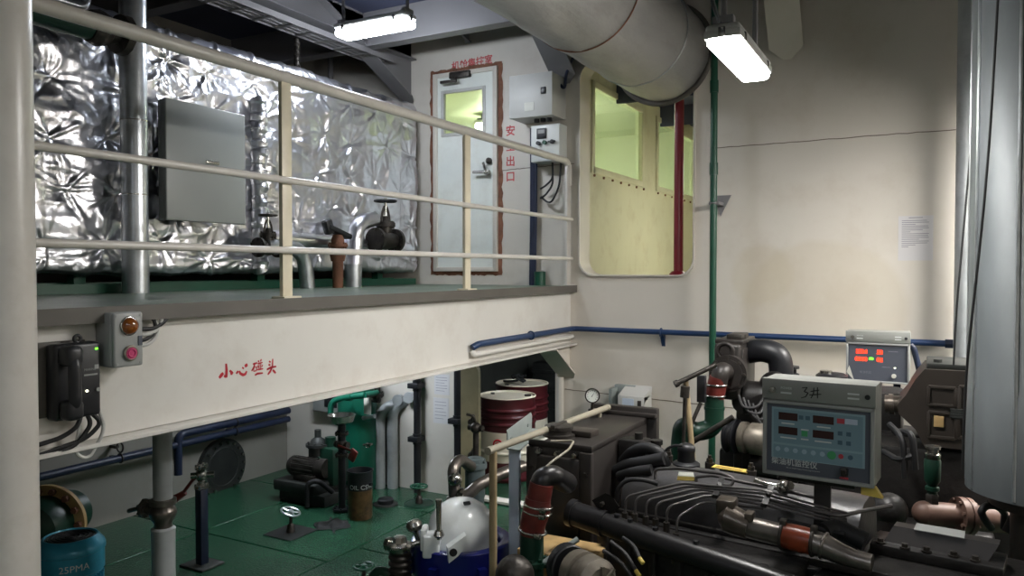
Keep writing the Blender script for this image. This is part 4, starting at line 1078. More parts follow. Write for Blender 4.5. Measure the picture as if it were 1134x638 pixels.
# dark pump set at the back
b = P(352, 566, Z=0); dm = (b-EYE).dot(FW)+.35
def Q(px, py, dd=0): return P(px, py, d=dm+dd)
T = thing('pump_set', 'dark oily pump set with motor on a skid in the far corner', 'pump', b)
a, e = Q(318, 548), Q(398, 562)
mb = MB(); mb.box((a.x-.05, a.y-.05, .0), (a.x+.5, a.y+.35, .10), .01); mb.box((a.x-.08, a.y-.1, .10), (a.x+.42, a.y+.3, .2), .02); link('skid', mb, m_darkst, T)
q = Q(325, 515); q2 = Q(350, 516)
mb = MB(); mb.cyl(q, q+V((.36,.05,0)), .085, seg=28); 
for i in range(14):
    t = 2*math.pi*i/14; d_ = V((0, math.cos(t), math.sin(t)))*.088; mb.box(q+d_+V((.04,-.004,-.004)), q+d_+V((.3,.004,.004)))
mb.lathe([(.0,-.03),(.07,-.03),(.09,-.0),(.09,.03),(0,.03)], q, (1,.14,0), 28); mb.box((q.x+.05,q.y-.06,.18),(q.x+.3,q.y+.08,q.z-.06), .01); link('motor', mb, m_gunk, T)
q = Q(352, 483); 
mb = MB(); mb.lathe([(.07,-.55),(.085,-.4),(.085,-.08),(.06,-.03),(.03,-.01),(.03,.06),(0,.06)], q, (0,0,1), 28); mb.flange(q+V((0,0,-.22)),(0,0,1),.12,.03,8); mb.flange(q+V((0,0,-.08)),(0,0,1),.11,.025,8); link('pump_column', mb, m_darkst, T)
q = Q(366, 508); mb = MB(); mb.box((q.x-.12,q.y-.1,.15),(q.x+.12,q.y+.12,q.z+.12), .02); mb.cyl((q.x,q.y,q.z+.1),(q.x,q.y,q.z+.2), .05); mb.cyl((q.x-.05,q.y-.12,q.z),(q.x-.05,q.y-.1,q.z),.04); link('gear_case', mb, m_greend, T)
mb = MB(); a = Q(340, 548, -.3); c2 = Q(352, 532, -.3); e = Q(368, 545, -.2); mb.tube([(a.x,a.y,.02), tuple(a+V((0,0,.1))), tuple(c2), tuple(e)], .022, .1, seg=12); link('hose', mb, m_blackr, T)

# teal tank with piping
b = P(394, 541, Z=0); db = (b-EYE).dot(FW); R = .188; b.y = min(b.y+.05, 5.78)
zt = 1.32
T = thing('teal_tank', 'upright teal green tank in the corner under the mezzanine', 'tank', b)
mb = MB(); mb.lathe([(0,.0),(R*.9,.0),(R,.03),(R,zt-.1),(R*.85,zt-.03),(R*.4,zt),(0,zt)], b, (0,0,1), 48); link('shell', mb, m_teal, T)
q = P(366, 448, d=db-.28); mb = MB(); mb.tube([(q.x-.0,q.y,.75),(q.x,q.y,q.z+.02),(q.x+.12,q.y+.04,q.z+.07),(q.x+.33,q.y+.09,q.z+.1)], .028, .07, seg=16); mb.cyl((q.x+.16,q.y+.05,q.z+.075),(q.x+.2,q.y+.06,q.z+.08),.04); mb.tube([(q.x+.33,q.y+.09,q.z+.1),(q.x+.35,q.y+.25,q.z+.1)], .028); link('feed_pipe', mb, m_teal, T)
q = P(418, 437, d=db-.2); mb = MB(); mb.cyl(q-V((0,0,.06)), q+V((0,0,.22)), .03); mb.flange(q,(0,0,1),.06,.03,6); mb.cyl(q-V((.12,0,.05)), q+V((0.02,0,-.05)), .03); link('top_valve', mb, m_gunk, T)
q = P(407, 449, d=db-.27); mb = MB(); mb.box((q.x-.042,q.y-.004,q.z-.085),(q.x+.042,q.y+.004,q.z+.085), .003); link('white_tag', mb, m_tag, T)
q = P(408, 493, d=db-.21); mb = MB(); mb.cyl(q, q+V((0,.05,0)), .012); mb.tube([q+V((-.05,-.01,0)), q+V((.03,-.01,.015))], .012, seg=8); mb.torus(q+V((0,-.01,0)),(0,1,0),.022,.006); link('tap', mb, m_steel, T)
q = P(402, 463, d=db-.2); mb = MB(); mb.cyl(q, q+V((.14,.0,.03)), .02); link('side_stub', mb, m_galv, T)

# two foil clad pipes rising beside the tank and turning into the wall
for k, (px, dd, zt, dx) in enumerate(((421, .0, 452, .1), (435, -.05, 449, .14))):
    b = P(px, 540, Z=0); d0 = (b-EYE).dot(FW)+dd
    q = P(px, zt, d=d0)
    T = thing('clad_pipe', ('shiny metal clad pipe next to the teal tank, bent into the wall' if k == 0 else 'shiny metal clad pipe farther from the teal tank, bent into the wall'), 'pipe', (b.x, b.y, 0))
    mb = MB(); mb.cyl((b.x,b.y,0),(b.x,b.y,q.z-.12), .054, seg=30); 
    for zz in (.25,.5,.75): mb.cyl((b.x,b.y,zz),(b.x,b.y,zz+.006),.056, seg=30)
    link('riser', mb, m_clad2, T)
    mb = MB(); p0 = V((b.x,b.y,q.z-.12)); pts = [p0]
    for i in range(1, 8):
        t = math.pi/2*i/7*.75; pts.append(p0+V((.16*(1-math.cos(t))*1.0, .09*(1-math.cos(t)), .16*math.sin(t))))
    mb.tube(pts+[pts[-1]+V((dx*.5,.1,.05)), (pts[-1].x+dx*.6+.02, YB-.07, pts[-1].z+.06)], .053, .05, seg=26, fn=4); link('elbow', mb, m_clad2, T)

# fittings on the wall under the deck
a, c2 = P(345, 441, Y=5.86), P(383, 460, Y=5.86)
T = thing('starter_box', 'grey starter box on the wall in the dark corner under the deck', 'control box', ((a.x+c2.x)/2, 5.93, c2.z))
mb = MB(); mb.box((a.x,5.88,c2.z),(c2.x,YB,c2.z+.46), .008); link('body', mb, m_greybox, T)
mb = MB(); mb.box((a.x+.01,5.865,c2.z+.01),(c2.x-.01,5.88,c2.z+.45), .006); l = link('cover', mb, m_greybox, T)
mb = MB(); mb.box((a.x+.17,5.858,c2.z+.06),(a.x+.33,5.866,c2.z+.2), .003); link('meter', mb, m_black, l)
for k in range(3): mb = MB(); mb.cyl((a.x+.12+.11*k,5.85,c2.z+.3),(a.x+.12+.11*k,5.866,c2.z+.3), .022, seg=16); link('button', mb, m_steel if k else m_black, l)
def wall_pipe(px, py0, lab, r, mm, clamps, z0=0):
    c = P(px, 480, Y=5.93); T = thing('black_wall_pipe', lab, 'pipe', (c.x, 5.93, z0))
    mb = MB(); mb.cyl((c.x,5.93,z0),(c.x,5.93,DK-.042), r, seg=18); link('pipe', mb, mm, T)
    for py in clamps:
        z = P(px, py, Y=5.93).z; mb = MB(); mb.box((c.x-r-.035,5.9-r,z-.025),(c.x+r+.01,YB-.001,z+.025), .006); mb.cyl((c.x,5.93,z-.05),(c.x,5.93,z+.05), r+.008, seg=18); link('clamp', mb, mm, T)
wall_pipe(462, 480, 'black pipe up the wall right of the shiny clad pipes', .034, m_black, (427, 486))
wall_pipe(507, 480, 'black pipe up the wall just left of the low doorway', .036, m_black, (466,))
for k, (p0, p1, lab) in enumerate((((481,414),(498,438),'upper paper sheet on the wall below the deck'), ((480,440),(497,470),'lower paper sheet on the wall below the deck'))):
    a, c2 = P(*p0, Y=YB), P(*p1, Y=YB); mb = MB(); mb.box((a.x,YB-.004,c2.z),(c2.x,YB-.0005,a.z)); o = solo('paper_sheet', lab, 'paper', mb, m_paper)
    mb = MB()
    for i in range(6): z = a.z-(a.z-c2.z)*(.15+.13*i); mb.box((a.x+.02,YB-.0048,z-.004),(c2.x-.025-.03*(i%3==2),YB-.004,z))
    link('print', mb, m_ink, o)
# open door leaf of the low doorway
p = [(-.0,.06),(.0,1.18)]
x0_, y0_ = -3.735, YB-.035; 
mb = MB(); pts = []
for (u, z) in [(0,.06),(.155,.06),(.155,1.10)] + [(.155-.09+.09*math.cos(t), 1.18+.09*math.sin(t)) for t in np.linspace(0, math.pi/2, 8)] + [(0,1.27)]:
    pts.append((x0_+u, y0_-.07+u*.35, z))
mb.prism(pts, (.008,-.03,0)); mb.tube([pts[1]]+pts[2:11]+[pts[-1]], .012, seg=8)
leaf2 = struct('door_2', mb, m_olive); 
for z in (.75,.45):
    mb = MB(); c = V((x0_+.12, y0_-.08, z)); mb.cyl(c, c+V((.02,-.06,0)), .03); mb.tube([c+V((.02,-.06,0)), c+V((.06,-.08,.07))], .014); link('dog', mb, m_gunk, leaf2)
q = P(619, 450, Y=5.9); solo('doorway_post', 'thin cream post at the right side of the low doorway', 'post', MB().cyl((q.x,5.93,0),(q.x,5.93,1.2),.028, seg=16), m_wall)

# drums in the store
def drum(label, c, top, rot=0):
    T = thing('oil_drum', label, 'drum', (c.x, c.y, 0), 'oil drums beyond the low doorway'); R = .287
    mb = MB(); prof = [(R-.008,.0),(R,.01),(R,.05),(R-.004,.055)]
    def hoop(z): return [(R-.004,z-.02),(R+.008,z-.006),(R+.008,z+.006),(R-.004,z+.02)]
    lower = prof+[(R-.004,.2)]
    mb.lathe([(R-.02,.012)]+lower, (c.x,c.y,0), (0,0,1), 56); link('lower_band', mb, m_drumred, T)
    mb = MB(); mb.lathe([(R-.004,.2),(R-.004,.26)]+hoop(.29)+[(R-.004,.50)], (c.x,c.y,0), (0,0,1), 56, caps=False); wb = link('white_band', mb, m_drumwht, T)
    z0 = .50; h = top-z0; pr = [(R-.004,z0)]+hoop(z0+h*.22)+hoop(z0+h*.42)+hoop(z0+h*.62)+[(R-.004,top-.03),(R+.004,top-.02),(R+.006,top-.008)]
    mb = MB(); mb.lathe(pr, (c.x,c.y,0), (0,0,1), 56, caps=False); link('upper_body', mb, m_drumred, T)
    mb = MB(); mb.lathe([(R+.006,top-.008),(R+.004,top),(R-.008,top),(R-.014,top-.018),(0,top-.02)], (c.x,c.y,0), (0,0,1), 56, caps=False); lid = link('lid', mb, m_drumwht, T)
    for k, (a_, rb) in enumerate(((.6,.035),(2.9,.022))):
        mb = MB(); mb.cyl((c.x+.21*math.cos(a_+rot),c.y+.21*math.sin(a_+rot),top-.02),(c.x+.21*math.cos(a_+rot),c.y+.21*math.sin(a_+rot),top-.002), rb, seg=16); link('bung', mb, m_gunk, lid)
    a0 = CAMDIR(c)-.33
    mb = MB(); zc = .39
    for (rr_, t0, t1, w_) in ((.042, .6, 5.4, .017), (.016, 0, 6.3, .015)):
        pts = [(c.x+(R+.012)*math.cos(a0+rr_*math.cos(t)/R), c.y+(R+.012)*math.sin(a0+rr_*math.cos(t)/R), zc+rr_*math.sin(t)) for t in np.linspace(t0,t1,22)]
        mb.tube(pts, w_*.5, seg=8)
    link('red_emblem', mb, m_logo, wb)
    return T
c1_, c2_ = P(562, 437, d=7.85), P(578, 423.5, d=8.45)
drum('maroon oil drum with clean white lid, nearer the doorway', c1_, c1_.z)
drum('maroon oil drum behind, with black tangle of rope on its white lid', c2_, c2_.z, 1.4)
mb = MB(); rg = np.random.default_rng(4); cc = P(574, 421, d=8.4)
pts = [(cc.x+rg.uniform(-.1,.1), cc.y+rg.uniform(-.07,.07), c2_.z+.002+rg.uniform(.01,.09)) for _ in range(26)]
mb.tube(pts, .011, .03, seg=8, fn=4); mb.tube([(cc.x-.17,cc.y-.02,c2_.z+.013),(cc.x-.1,cc.y-.04,c2_.z+.016),(cc.x,cc.y,c2_.z+.03)], .012, .04)
solo('rope_tangle', 'black tangle of rope lying on the rear drum lid', 'rope', mb, m_rag)
# dark stores behind the drums
for k in range(5):
    x = -4.6+.62*k; mb = MB(); mb.box((x, 9.0, 0), (x+.5, 9.5, .9+.09*(k%3)), .02)
    for z in (.25,.5,.75): mb.box((x-.008, 8.985, z), (x+.508, 9.0, z+.05), .004)
    solo('stored_crate', 'dark crate standing %s at the back of the drum store' % ('farthest left','second from left','in the middle','second from right','farthest right')[k], 'crate', mb, m_darkst)
mb = MB()
for k in range(5): mb.cyl((-4.9, 8.6-.12*k, 1.62+.03*(k%2)), (-.5, 8.6-.12*k, 1.62+.03*(k%2)), .045, seg=12)
link('stored_pipe_run', mb, m_darkst).update_tag()
o = bpy.data.objects['stored_pipe_run']; tag(o, 'dark pipes running under the ceiling of the drum store', 'pipes')
# ================================================================== PURIFIER AND ITS NEIGHBOURS
c = P(511, 606, d=3.7); cx, cy, zr_ = c.x, c.y, c.z
T = thing('oil_purifier', 'oil purifier with white domed cover on a deep blue body', 'purifier', (cx, cy, 0))
Rd = .172
mb = MB(); mb.lathe([(Rd+.008,-.01),(Rd+.008,.012),(Rd,.016),(Rd*.985,.06),(Rd*.94,.11),(Rd*.84,.16),(Rd*.65,.2),(Rd*.4,.226),(Rd*.15,.237),(0,.238)], (cx,cy,zr_), (0,0,1), 56)
dome = link('dome_cover', mb, m_dome, T)
cd_ = (V((0,0,0))-V((cx,cy,0))).normalized(); sd_ = V((-cd_.y, cd_.x, 0))    # towards viewer, and to the viewer's right
C0 = V((cx,cy,zr_))
for (px, py, w_, h_) in ((521,559,.02,.012),(541,577,.018,.03)):
    q = P(px, py, d=3.7-.06); n_ = (q-C0).normalized(); q = C0+n_*.2
for (a_, e_) in ((.35,62),(1.15,38),(1.3,18)):
    dd_ = (cd_*math.cos(a_)+sd_*math.sin(a_)); e2 = math.radians(e_)
    n_ = dd_*math.cos(e2)+V((0,0,math.sin(e2))); r_ = Rd*1.0 if e_ < 30 else (.195 if e_ < 50 else .243)
    q = C0+dd_*Rd*math.cos(e2)*(.99 if e_ < 30 else .97 if e_ < 50 else .93)+V((0,0,.262*math.sin(e2)))
    mb = MB(); x_, y_, _ = basis(n_); mb.prism([q+x_*.016+y_*.008, q-x_*.016+y_*.008, q-x_*.016-y_*.008, q+x_*.016-y_*.008], n_*.008); link('cover_slot', mb, m_black, dome)
mb = MB(); mb.lathe([(0,-zr_+.25),(.17,-zr_+.25),(.19,-.24),(.235,-.15),(.24,-.03),(.24,.044),(.232,.05),(.2,.05),(.19,.04),(.188,.0),(Rd+.002,-.004)], C0, (0,0,1), 56)
bd = link('body', mb, m_bluepur, T)
for i in range(7):
    mb = MB()
    t = 2*math.pi*(i+.3)/7; q = C0+V((.235*math.cos(t), .235*math.sin(t), -.1)); d_ = V((math.cos(t), math.sin(t), 0)); e_ = V((-d_.y, d_.x, 0))
    mb.prism([q-e_*.02-d_*.02, q+e_*.02-d_*.02, q+e_*.02+d_*.035, q-e_*.02+d_*.035], (0,0,.085)); link('lug', mb, m_bluepur, bd)
mb = MB(); mb.box((cx-.24, cy-.24, 0), (cx+.22, cy+.24, .25), .03); mb.cyl((cx+.14,cy+.05,zr_-.1),(cx+.245,cy+.02,zr_-.12),.08, seg=32); link('frame', mb, m_bluepur, T)
# hinge block, swing bolt and clamp arm on the left
def PP(px, py, dd): return P(px, py, d=3.7+dd)
q = PP(479, 602, -.17)
mb = MB(); mb.box(q+V((-.045,-.04,-.06)), q+V((.035,.04,.05)), .012, 3, rot=Matrix.Rotation(.5,3,'Z')); mb.box(q+V((-.06,-.05,-.03)), q+V((-.03,.05,.07)), .01, rot=Matrix.Rotation(.5,3,'Z')); link('hinge_block', mb, m_dome, T)
a, b2 = PP(486, 590, -.2), PP(486, 556, -.2)
mb = MB(); mb.cyl(a-V((0,0,.03)), b2, .0125, seg=14); mb.cyl(b2, b2+V((0,0,.012)), .016, seg=12); mb.lathe([(.02,0),(.026,.01),(.018,.03),(0,.03)], a-V((0,0,.02)), (0,0,1), 14); link('swing_bolt', mb, m_steel, T)
a, b2 = PP(494, 612, -.22), PP(514, 596, -.2)
dv = (b2-a); up_ = V((0,0,1)); n_ = dv.cross(up_).normalized()
mb = MB(); mb.prism([a+up_*.035, a-up_*.035+dv*.05, a-up_*.035+dv*.55, b2-up_*.02, b2+up_*.03], n_*.05); arm = link('clamp_arm', mb, m_dome, T)
mb = MB(); q = a+dv*.28+up_*.0; mb.cyl(q-n_*.004, q+n_*.054, .018, seg=18); link('arm_hole', mb, m_black, arm)
q = PP(459, 583, -.1)
mb = MB(); mb.lathe([(.012,-.09),(.012,-.03),(.02,-.02),(.035,-.01),(.04,.008),(.03,.026),(0,.032)], q, V((-.2,-.15,1)), 24); mb.tube([q+V((.01,.01,-.09)), q+V((.05,.04,-.1)), C0+V((-.19,-.03,-.05))], .018, .03); link('knob', mb, m_steel, T)
# ribbed pump with chrome head, left of the body
q = PP(443, 612, -.15)
T = thing('ribbed_strainer', 'dark ribbed cylinder with chrome head, left of the oil purifier', 'strainer', (q.x, q.y, 0))
mb = MB(); prof = [(0,-q.z+.0),(.07,-q.z),(.07,-q.z+.05),(.045,-q.z+.06),(.045,-.30)]
z_ = -.30
while z_ < -.03: prof += [(.045,z_),(.054,z_+.008),(.054,z_+.016),(.045,z_+.024)]; z_ += .03
prof += [(.05,.0),(.05,.02),(0,.02)]
mb.lathe(prof, q, (0,0,1), 30); link('body', mb, m_gunk, T)
mb = MB(); mb.lathe([(.055,.012),(.06,.02),(.06,.04),(.035,.05),(.03,.075),(0,.078)], q, (0,0,1), 8)
mb.cyl(q+V((-.07,0,.03)), q+V((.07,0,.03)), .02, seg=12); mb.cyl(q+V((-.075,0,.03)), q+V((-.055,0,.03)), .032, seg=6); link('head', mb, m_steel, T)
mb = MB(); mb.tube([q+V((.05,.02,.04)), q+V((.1,.05,.055)), C0+V((-.25,-.05,-.01))], .012, .04); link('link_pipe', mb, m_steel, T)
g = PP(423, 633, -.25); mb = MB(); mb.tube([q+V((-.04,-.01,-.11)), q+V((-.1,-.02,-.09)), q+V((-.14,-.03,-.13)), (q.x-.15,q.y-.03,.3), (q.x-.15,q.y-.03,0)], .022, .06, seg=14); link('green_pipe', mb, m_greend, T)
# bright pipes and grey strainer behind the dome
def PB(px, py, dd=0): return P(px, py, d=4.6+dd)
q0 = PB(503, 545)
T = thing('bright_pipework', 'bright steel bent pipes between the purifier dome and the low doorway', 'pipework', (q0.x, q0.y, 0))
mb = MB(); mb.tube([(q0.x,q0.y,0), q0+V((0,0,.02)), PB(501,518), PB(509,508,.1), PB(522,517,.25)], .034, .1, seg=20); link('bend', mb, m_worn, T)
mb = MB(); mb.tube([PB(497,556), PB(512,552,-.02), PB(521,546,-.02), PB(530,537,0), PB(556,524,.1), PB(580,516,.2)], .036, .09, seg=20); link('bend', mb, m_worn, T)
mb = MB(); mb.sph(PB(504,531,-.03), .042, seg=18); mb.flange(PB(512,550,-.02), (1,.3,.3), .055, .02, 6); link('union', mb, m_steel, T)
q = P(526, 518, d=5.0)
T = thing('grey_strainer', 'blue grey strainer pot with stepped lid in front of the drums', 'strainer', (q.x, q.y, 0))
mb = MB(); mb.lathe([(0,-q.z),(.06,-q.z),(.06,-.2),(.066,-.18),(.066,.0),(0,.0)], q, (0,0,1), 32); link('pot', mb, m_strain, T)
mb = MB(); mb.lathe([(.078,.0),(.08,.02),(.078,.035),(.062,.037),(.06,.06),(.05,.066),(0,.066)], q, (0,0,1), 32)
for i in range(6): t = 2*math.pi*i/6; mb.cyl(q+V((.07*math.cos(t),.07*math.sin(t),.03)), q+V((.07*math.cos(t),.07*math.sin(t),.05)), .008, seg=6)
link('lid', mb, m_strain, T)
q = P(527, 474, d=5.6)
T = thing('lever_valve', 'small dark valve on a thin pipe beside the door leaf', 'valve', (q.x, q.y, 0))
mb = MB(); mb.cyl((q.x,q.y,0),(q.x,q.y,q.z),.022); link('pipe', mb, m_gunk, T)
mb = MB(); mb.sph(q, .042); mb.cyl(q+V((-.06,0,0)), q+V((.06,0,0)), .022); mb.tube([q+V((0,0,.03)), q+V((-.01,-.02,.09)), q+V((-.06,-.03,.1))], .01, .02); link('valve', mb, m_gunk, T)

# handrail by the radiator
a = P(546, 500, d=3.16)
T = thing('tube_handrail', 'handrail of tan post and pale tube beside the radiator', 'railing', (a.x, a.y, 0))
mb = MB(); mb.cyl((a.x, a.y, 0), (a.x, a.y, a.z), .0165, seg=16); link('post', mb, m_tan, T)
e = P(671, 452, d=4.08); a2 = P(545, 498, d=3.15)
mb = MB(); mb.cyl(a2-(e-a2)*.01, e, .0155, seg=16); mb.cyl(e, e+(e-a2).normalized()*.03, .017, seg=12); mb.cyl(a2-(e-a2)*.03, a2, .017, seg=12); link('top_tube', mb, m_pale, T)
mb = MB(); q = a2.lerp(e,.93); mb.cyl(q, (q.x,q.y,1.347), .01); link('stay', mb, m_pale, T)
mb = MB(); mb.box((a.x-.06,a.y-.06,0),(a.x+.06,a.y+.06,.012)); link('foot', mb, m_tan, T)
# pale angle bar on a blue-white plate
a, b2 = P(561, 486, d=3.55), P(588, 473, d=4.0)
T = thing('angle_bracket', 'pale galvanised angle bar on a blue white upright plate by the drums', 'bracket', (a.x, a.y, 0))
dv = (b2-a); dv.z = 0
mb = MB(); mb.prism([a+V((0,0,-.045)), a+V((.006,0,-.045)), a+V((.006,0,.025)), a+V((0,0,.04))], dv); mb.prism([a+V((0,0,-.05)), a+V((.07,0.0,-.05)), a+V((.07,0,-.044)), a+V((0,0,-.044))], dv); 
for k in (.12, .8): q = a+dv*k; mb.cyl(q+V((-.004,0,-.01)), q+V((.012,0,-.01)), .009, seg=8)
link('angle_bar', mb, m_galvlt, T)
q = P(569, 500, d=3.6); mb = MB(); mb.box((q.x-.028,q.y,0),(q.x+.028,q.y+.02,a.z-.05), .003); link('plate', mb, m_bluewh, T)

# ================================================================== ENGINE IN FRONT
AE = math.radians(8); EO = V((-1.30, 3.42, 0))
ES = V((math.cos(AE), -math.sin(AE), 0)); ET = V((math.sin(AE), math.cos(AE), 0))
def E(s, t, z): return EO + ES*s + ET*t + V((0,0,z))
def PE(px, py, t=None, z=None):
    """point seen at a photo pixel on a plane parallel to the engine (t) or level (z)"""
    r = FW + (px-567)/FPX*RT - (py-319)/FPX*UP
    if z is not None: return EYE + r*((z-EYE.z)/r.z)
    k = ((EO+ET*t)-EYE).dot(ET)/r.dot(ET); return EYE + r*k
RE = Matrix.Rotation(-AE, 3, 'Z')
def ebox(mb, s0, s1, t0, t1, z0, z1, bev=.01, seg=2):
    n = len(mb.v); mb.box((s0,t0,z0), (s1,t1,z1), bev, seg)
    for i in range(n, len(mb.v)): v = mb.v[i]; mb.v[i] = tuple(E(v[0], v[1], v[2]))
    return mb
EN = thing('diesel_engine', 'black oily diesel engine in front with radiator, fuel pipes and manifold', 'engine', E(.7, 0, 0))
# --- radiator / header tank at the left end
rx0, rx1, ry0, ry1, rz = -1.60, -1.295, 3.10, 3.86, 1.345
mb = MB(); mb.box((rx0, ry0, .42), (rx1, ry1, rz-.02), .012); mb.box((rx0-.004, ry0-.004, rz-.03), (rx1+.004, ry1, rz), .006)
mb.box((rx0-.02, ry1, .35), (rx1+.05, ry1+.05, rz+.045), .008); mb.box((rx0-.02, ry1-.03, rz-.0), (rx1+.05, ry1+.01, rz+.02), .004)
mb.box((rx0-.006, ry0-.02, .4), (rx0+.05, ry0+.01, rz-.03), .004); mb.box((rx1-.05, ry0-.02, .4), (rx1+.008, ry0+.012, rz-.03), .004)
mb.box((rx0+.045, ry0-.03, .9), (rx1-.045, ry0+.002, rz-.06), .02); mb.box((rx0, ry0-.012, .55), (rx1, ry0, .62), .003)
rad = link('radiator', mb, m_rad, EN)
for x in (rx0+.06, rx0+.15, rx1-.07):
    mb = MB(); mb.cyl((x, ry0-.03, rz-.045), (x, ry0+.0, rz-.045), .012, seg=8); mb.cyl((x, ry0-.04, rz-.045), (x, ry0-.028, rz-.045), .008, seg=8); link('bolt', mb, m_steel, rad)
for z in (1.22, 1.05, .88, .7):
    for x in (rx0+.02, rx1-.02):
        mb = MB(); mb.cyl((x, ry0-.032, z), (x, ry0-.015, z), .012, seg=6); link('bolt', mb, m_gunk, rad)
q = P(619, 483, Z=rz)
mb = MB(); mb.lathe([(.075,0),(.075,.012),(.06,.016),(.058,.03),(.066,.034),(.066,.05),(.05,.056),(0,.056)], q, (0,0,1), 30); mb.box(q+V((-.012,-.07,.04)), q+V((.012,.07,.062)), .005); link('filler_cap', mb, m_gunk, rad)
q = P(598, 485, Z=rz); mb = MB(); mb.box(q+V((-.05,-.045,0)), q+V((.04,.05,.003))); link('sticker', mb, m_tag, rad)
q = P(646, 482, Z=rz); mb = MB(); mb.box(q+V((-.07,-.05,0)), q+V((.06,.05,.028)), .005); link('top_pad', mb, m_hous, rad)
mb = MB(); q = P(638, 487, Z=rz+.02); mb.tube([P(622,487,Z=rz+.02)+V((-.03,-.05,0)), q+V((0,-.02,.0)), P(630,498,d=3.1), P(610,512,d=3.0), P(594,528,d=2.97), P(588,545,d=2.98)], .0048, .05, seg=10); link('cable', mb, m_pale, rad)
# elbow, red hoses and green pipe in front of the radiator
dh = 2.98
def PH_(px, py, dd=0): return P(px, py, d=dh+dd)
mb = MB(); mb.tube([PH_(628,535,.2), PH_(612,527,.02), PH_(600,530), PH_(598,548)], .043, .06, seg=24); link('elbow', mb, m_eng2, EN)
mb = MB(); mb.cyl(PH_(600,535), PH_(596,556), .047, seg=24); link('red_sleeve', mb, m_redhose, EN)
mb = MB(); mb.tube([PH_(596,552), PH_(594,566), PH_(590,580), PH_(589,592)], [.05,.054,.05,.047], seg=26); hs = link('rubber_hose', mb, m_redhose, EN)
for py, px in ((560,596),(567,595),(588,590)):
    q = PH_(px, py); mb = MB(); mb.torus(q, (PH_(594,566)-PH_(592,580)), .053, .0055, seg=30); mb.box(q+V((.03,-.055,-.01)), q+V((.055,-.035,.01)), .003); link('hose_clamp', mb, m_steel, hs)
q, e = PH_(589,590), PH_(588,640)
mb = MB(); mb.cyl(q, (q.x, q.y, .05), .046, seg=24); mb.flange((q.x,q.y,PH_(588,622).z), (0,0,1), .062, .02, 8); link('water_pipe', mb, m_greend, EN)
mb = MB(); q = PH_(570, 636, -.1); mb.sph(q+V((0,0,-.01)), .075, (1,1,1.1)); link('pump_bowl', mb, m_gunk, EN)
q = P(622, 606, d=3.2); mb = MB(); mb.box(q+V((-.16,-.1,-.03)), q+V((.16,.12,.0)), .008); mb.box(q+V((-.15,-.1,-q.z)), q+V((-.09,.1,-.03))); mb.box(q+V((.09,-.1,-q.z)), q+V((.15,.1,-.03))); link('gasket_tray', mb, m_cork, EN)
mb = MB(); mb.tube([P(601,624,d=2.95), P(640,597,d=3.0)], .011, seg=10); link('strut', mb, m_galvlt, EN)
# --- block, head and rocker cover
mb = MB(); ebox(mb, .06, 2.2, -.22, .24, .25, 1.03, .02); ebox(mb, .10, 2.15, -.25, .2, .94, 1.0, .01); ebox(mb, 0, 2.3, -.3, .3, .0, .25, .02)
ebox(mb, .12, .95, -.40, -.2, .78, 1.02, .02); ebox(mb, .98, 1.5, -.34, -.2, .7, 1.0, .02)
for k in range(7): ebox(mb, .16+.11*k, .19+.11*k, -.425, -.38, .74, 1.03, .006)
link('block', mb, m_eng, EN)
# rocker cover: long lid with rounded shoulders and a crown
S_END = (PE(950, 560, t=-.17)-EO).dot(ES); c_ = PE(715, 512, z=1.22); tt = (c_-EO).dot(ET)
prof = [(-.17,1.0),(-.17,1.10),(-.155,1.16),(-.12,1.20),(-.06,1.225),(.04,1.232),(.10,1.21),(.15,1.16),(.165,1.10),(.165,1.0)]
mb = MB(); mb.prism([E(.12, t, z) for t, z in prof], ES*(S_END-.12)); rc = link('rocker_cover', mb, m_rock, EN, 50)
mb = MB(); ebox(mb, .1, S_END+.02, -.19, .185, 1.02, 1.05, .006); link('cover_flange', mb, m_eng, rc)
def on_top(px, py, z=1.232): return PE(px, py, z=z)
for px, py in ((740,507),(786,515),(832,524)):
    q = on_top(px, py); mb = MB(); mb.cyl(q-V((0,0,.03)), q+V((0,0,.012)), .022, seg=12); mb.cyl(q, q+V((0,0,.03)), .015, seg=6); mb.cyl(q+V((0,0,.03)), q+V((0,0,.045)), .009, seg=8); link('cover_nut', mb, m_gunk, rc)
q = on_top(760, 514)
mb = MB(); mb.lathe([(.062,-.03),(.062,.004),(.05,.012),(.04,.014),(.037,.055),(.04,.06),(.04,.078),(.03,.09),(.012,.096),(0,.097)], q, (0,0,1), 32); link('breather_cap', mb, m_black, rc)
q = on_top(810, 520, 1.233); mb = MB(); mb.prism([q-ES*.085-ET*.022, q+ES*.085-ET*.022, q+ES*.085+ET*.03, q-ES*.085+ET*.03], (0,0,.003)); mb.mat(1)
for k in range(3): mb.prism([q-ES*.07+ET*(-.012+.012*k), q+ES*.05+ET*(-.012+.012*k), q+ES*.05+ET*(-.009+.012*k), q-ES*.07+ET*(-.009+.012*k)], (0,0,.004))
link('yellow_label', mb, [m_yell, m_rust], rc)
# label on the sloping near shoulder
def shoulder(px, f): # point on near side
    return PE(px, f, t=-.158)
a, b2, c2, d2 = PE(752,523,t=-.145), PE(768,524,t=-.145), PE(770,533,t=-.172), PE(750,532,t=-.172)
nn_ = (b2-a).cross(d2-a).normalized(); nn_ = nn_ if nn_.dot(-FW) > 0 else -nn_
m1, m2 = a.lerp(d2,.55), b2.lerp(c2,.55)
mb = MB(); mb.prism([a,b2,m2,m1], nn_*.004); mb.mat(1).prism([m1,m2,c2,d2], nn_*.004); link('cover_label', mb, [m_tag, m_yell], rc)
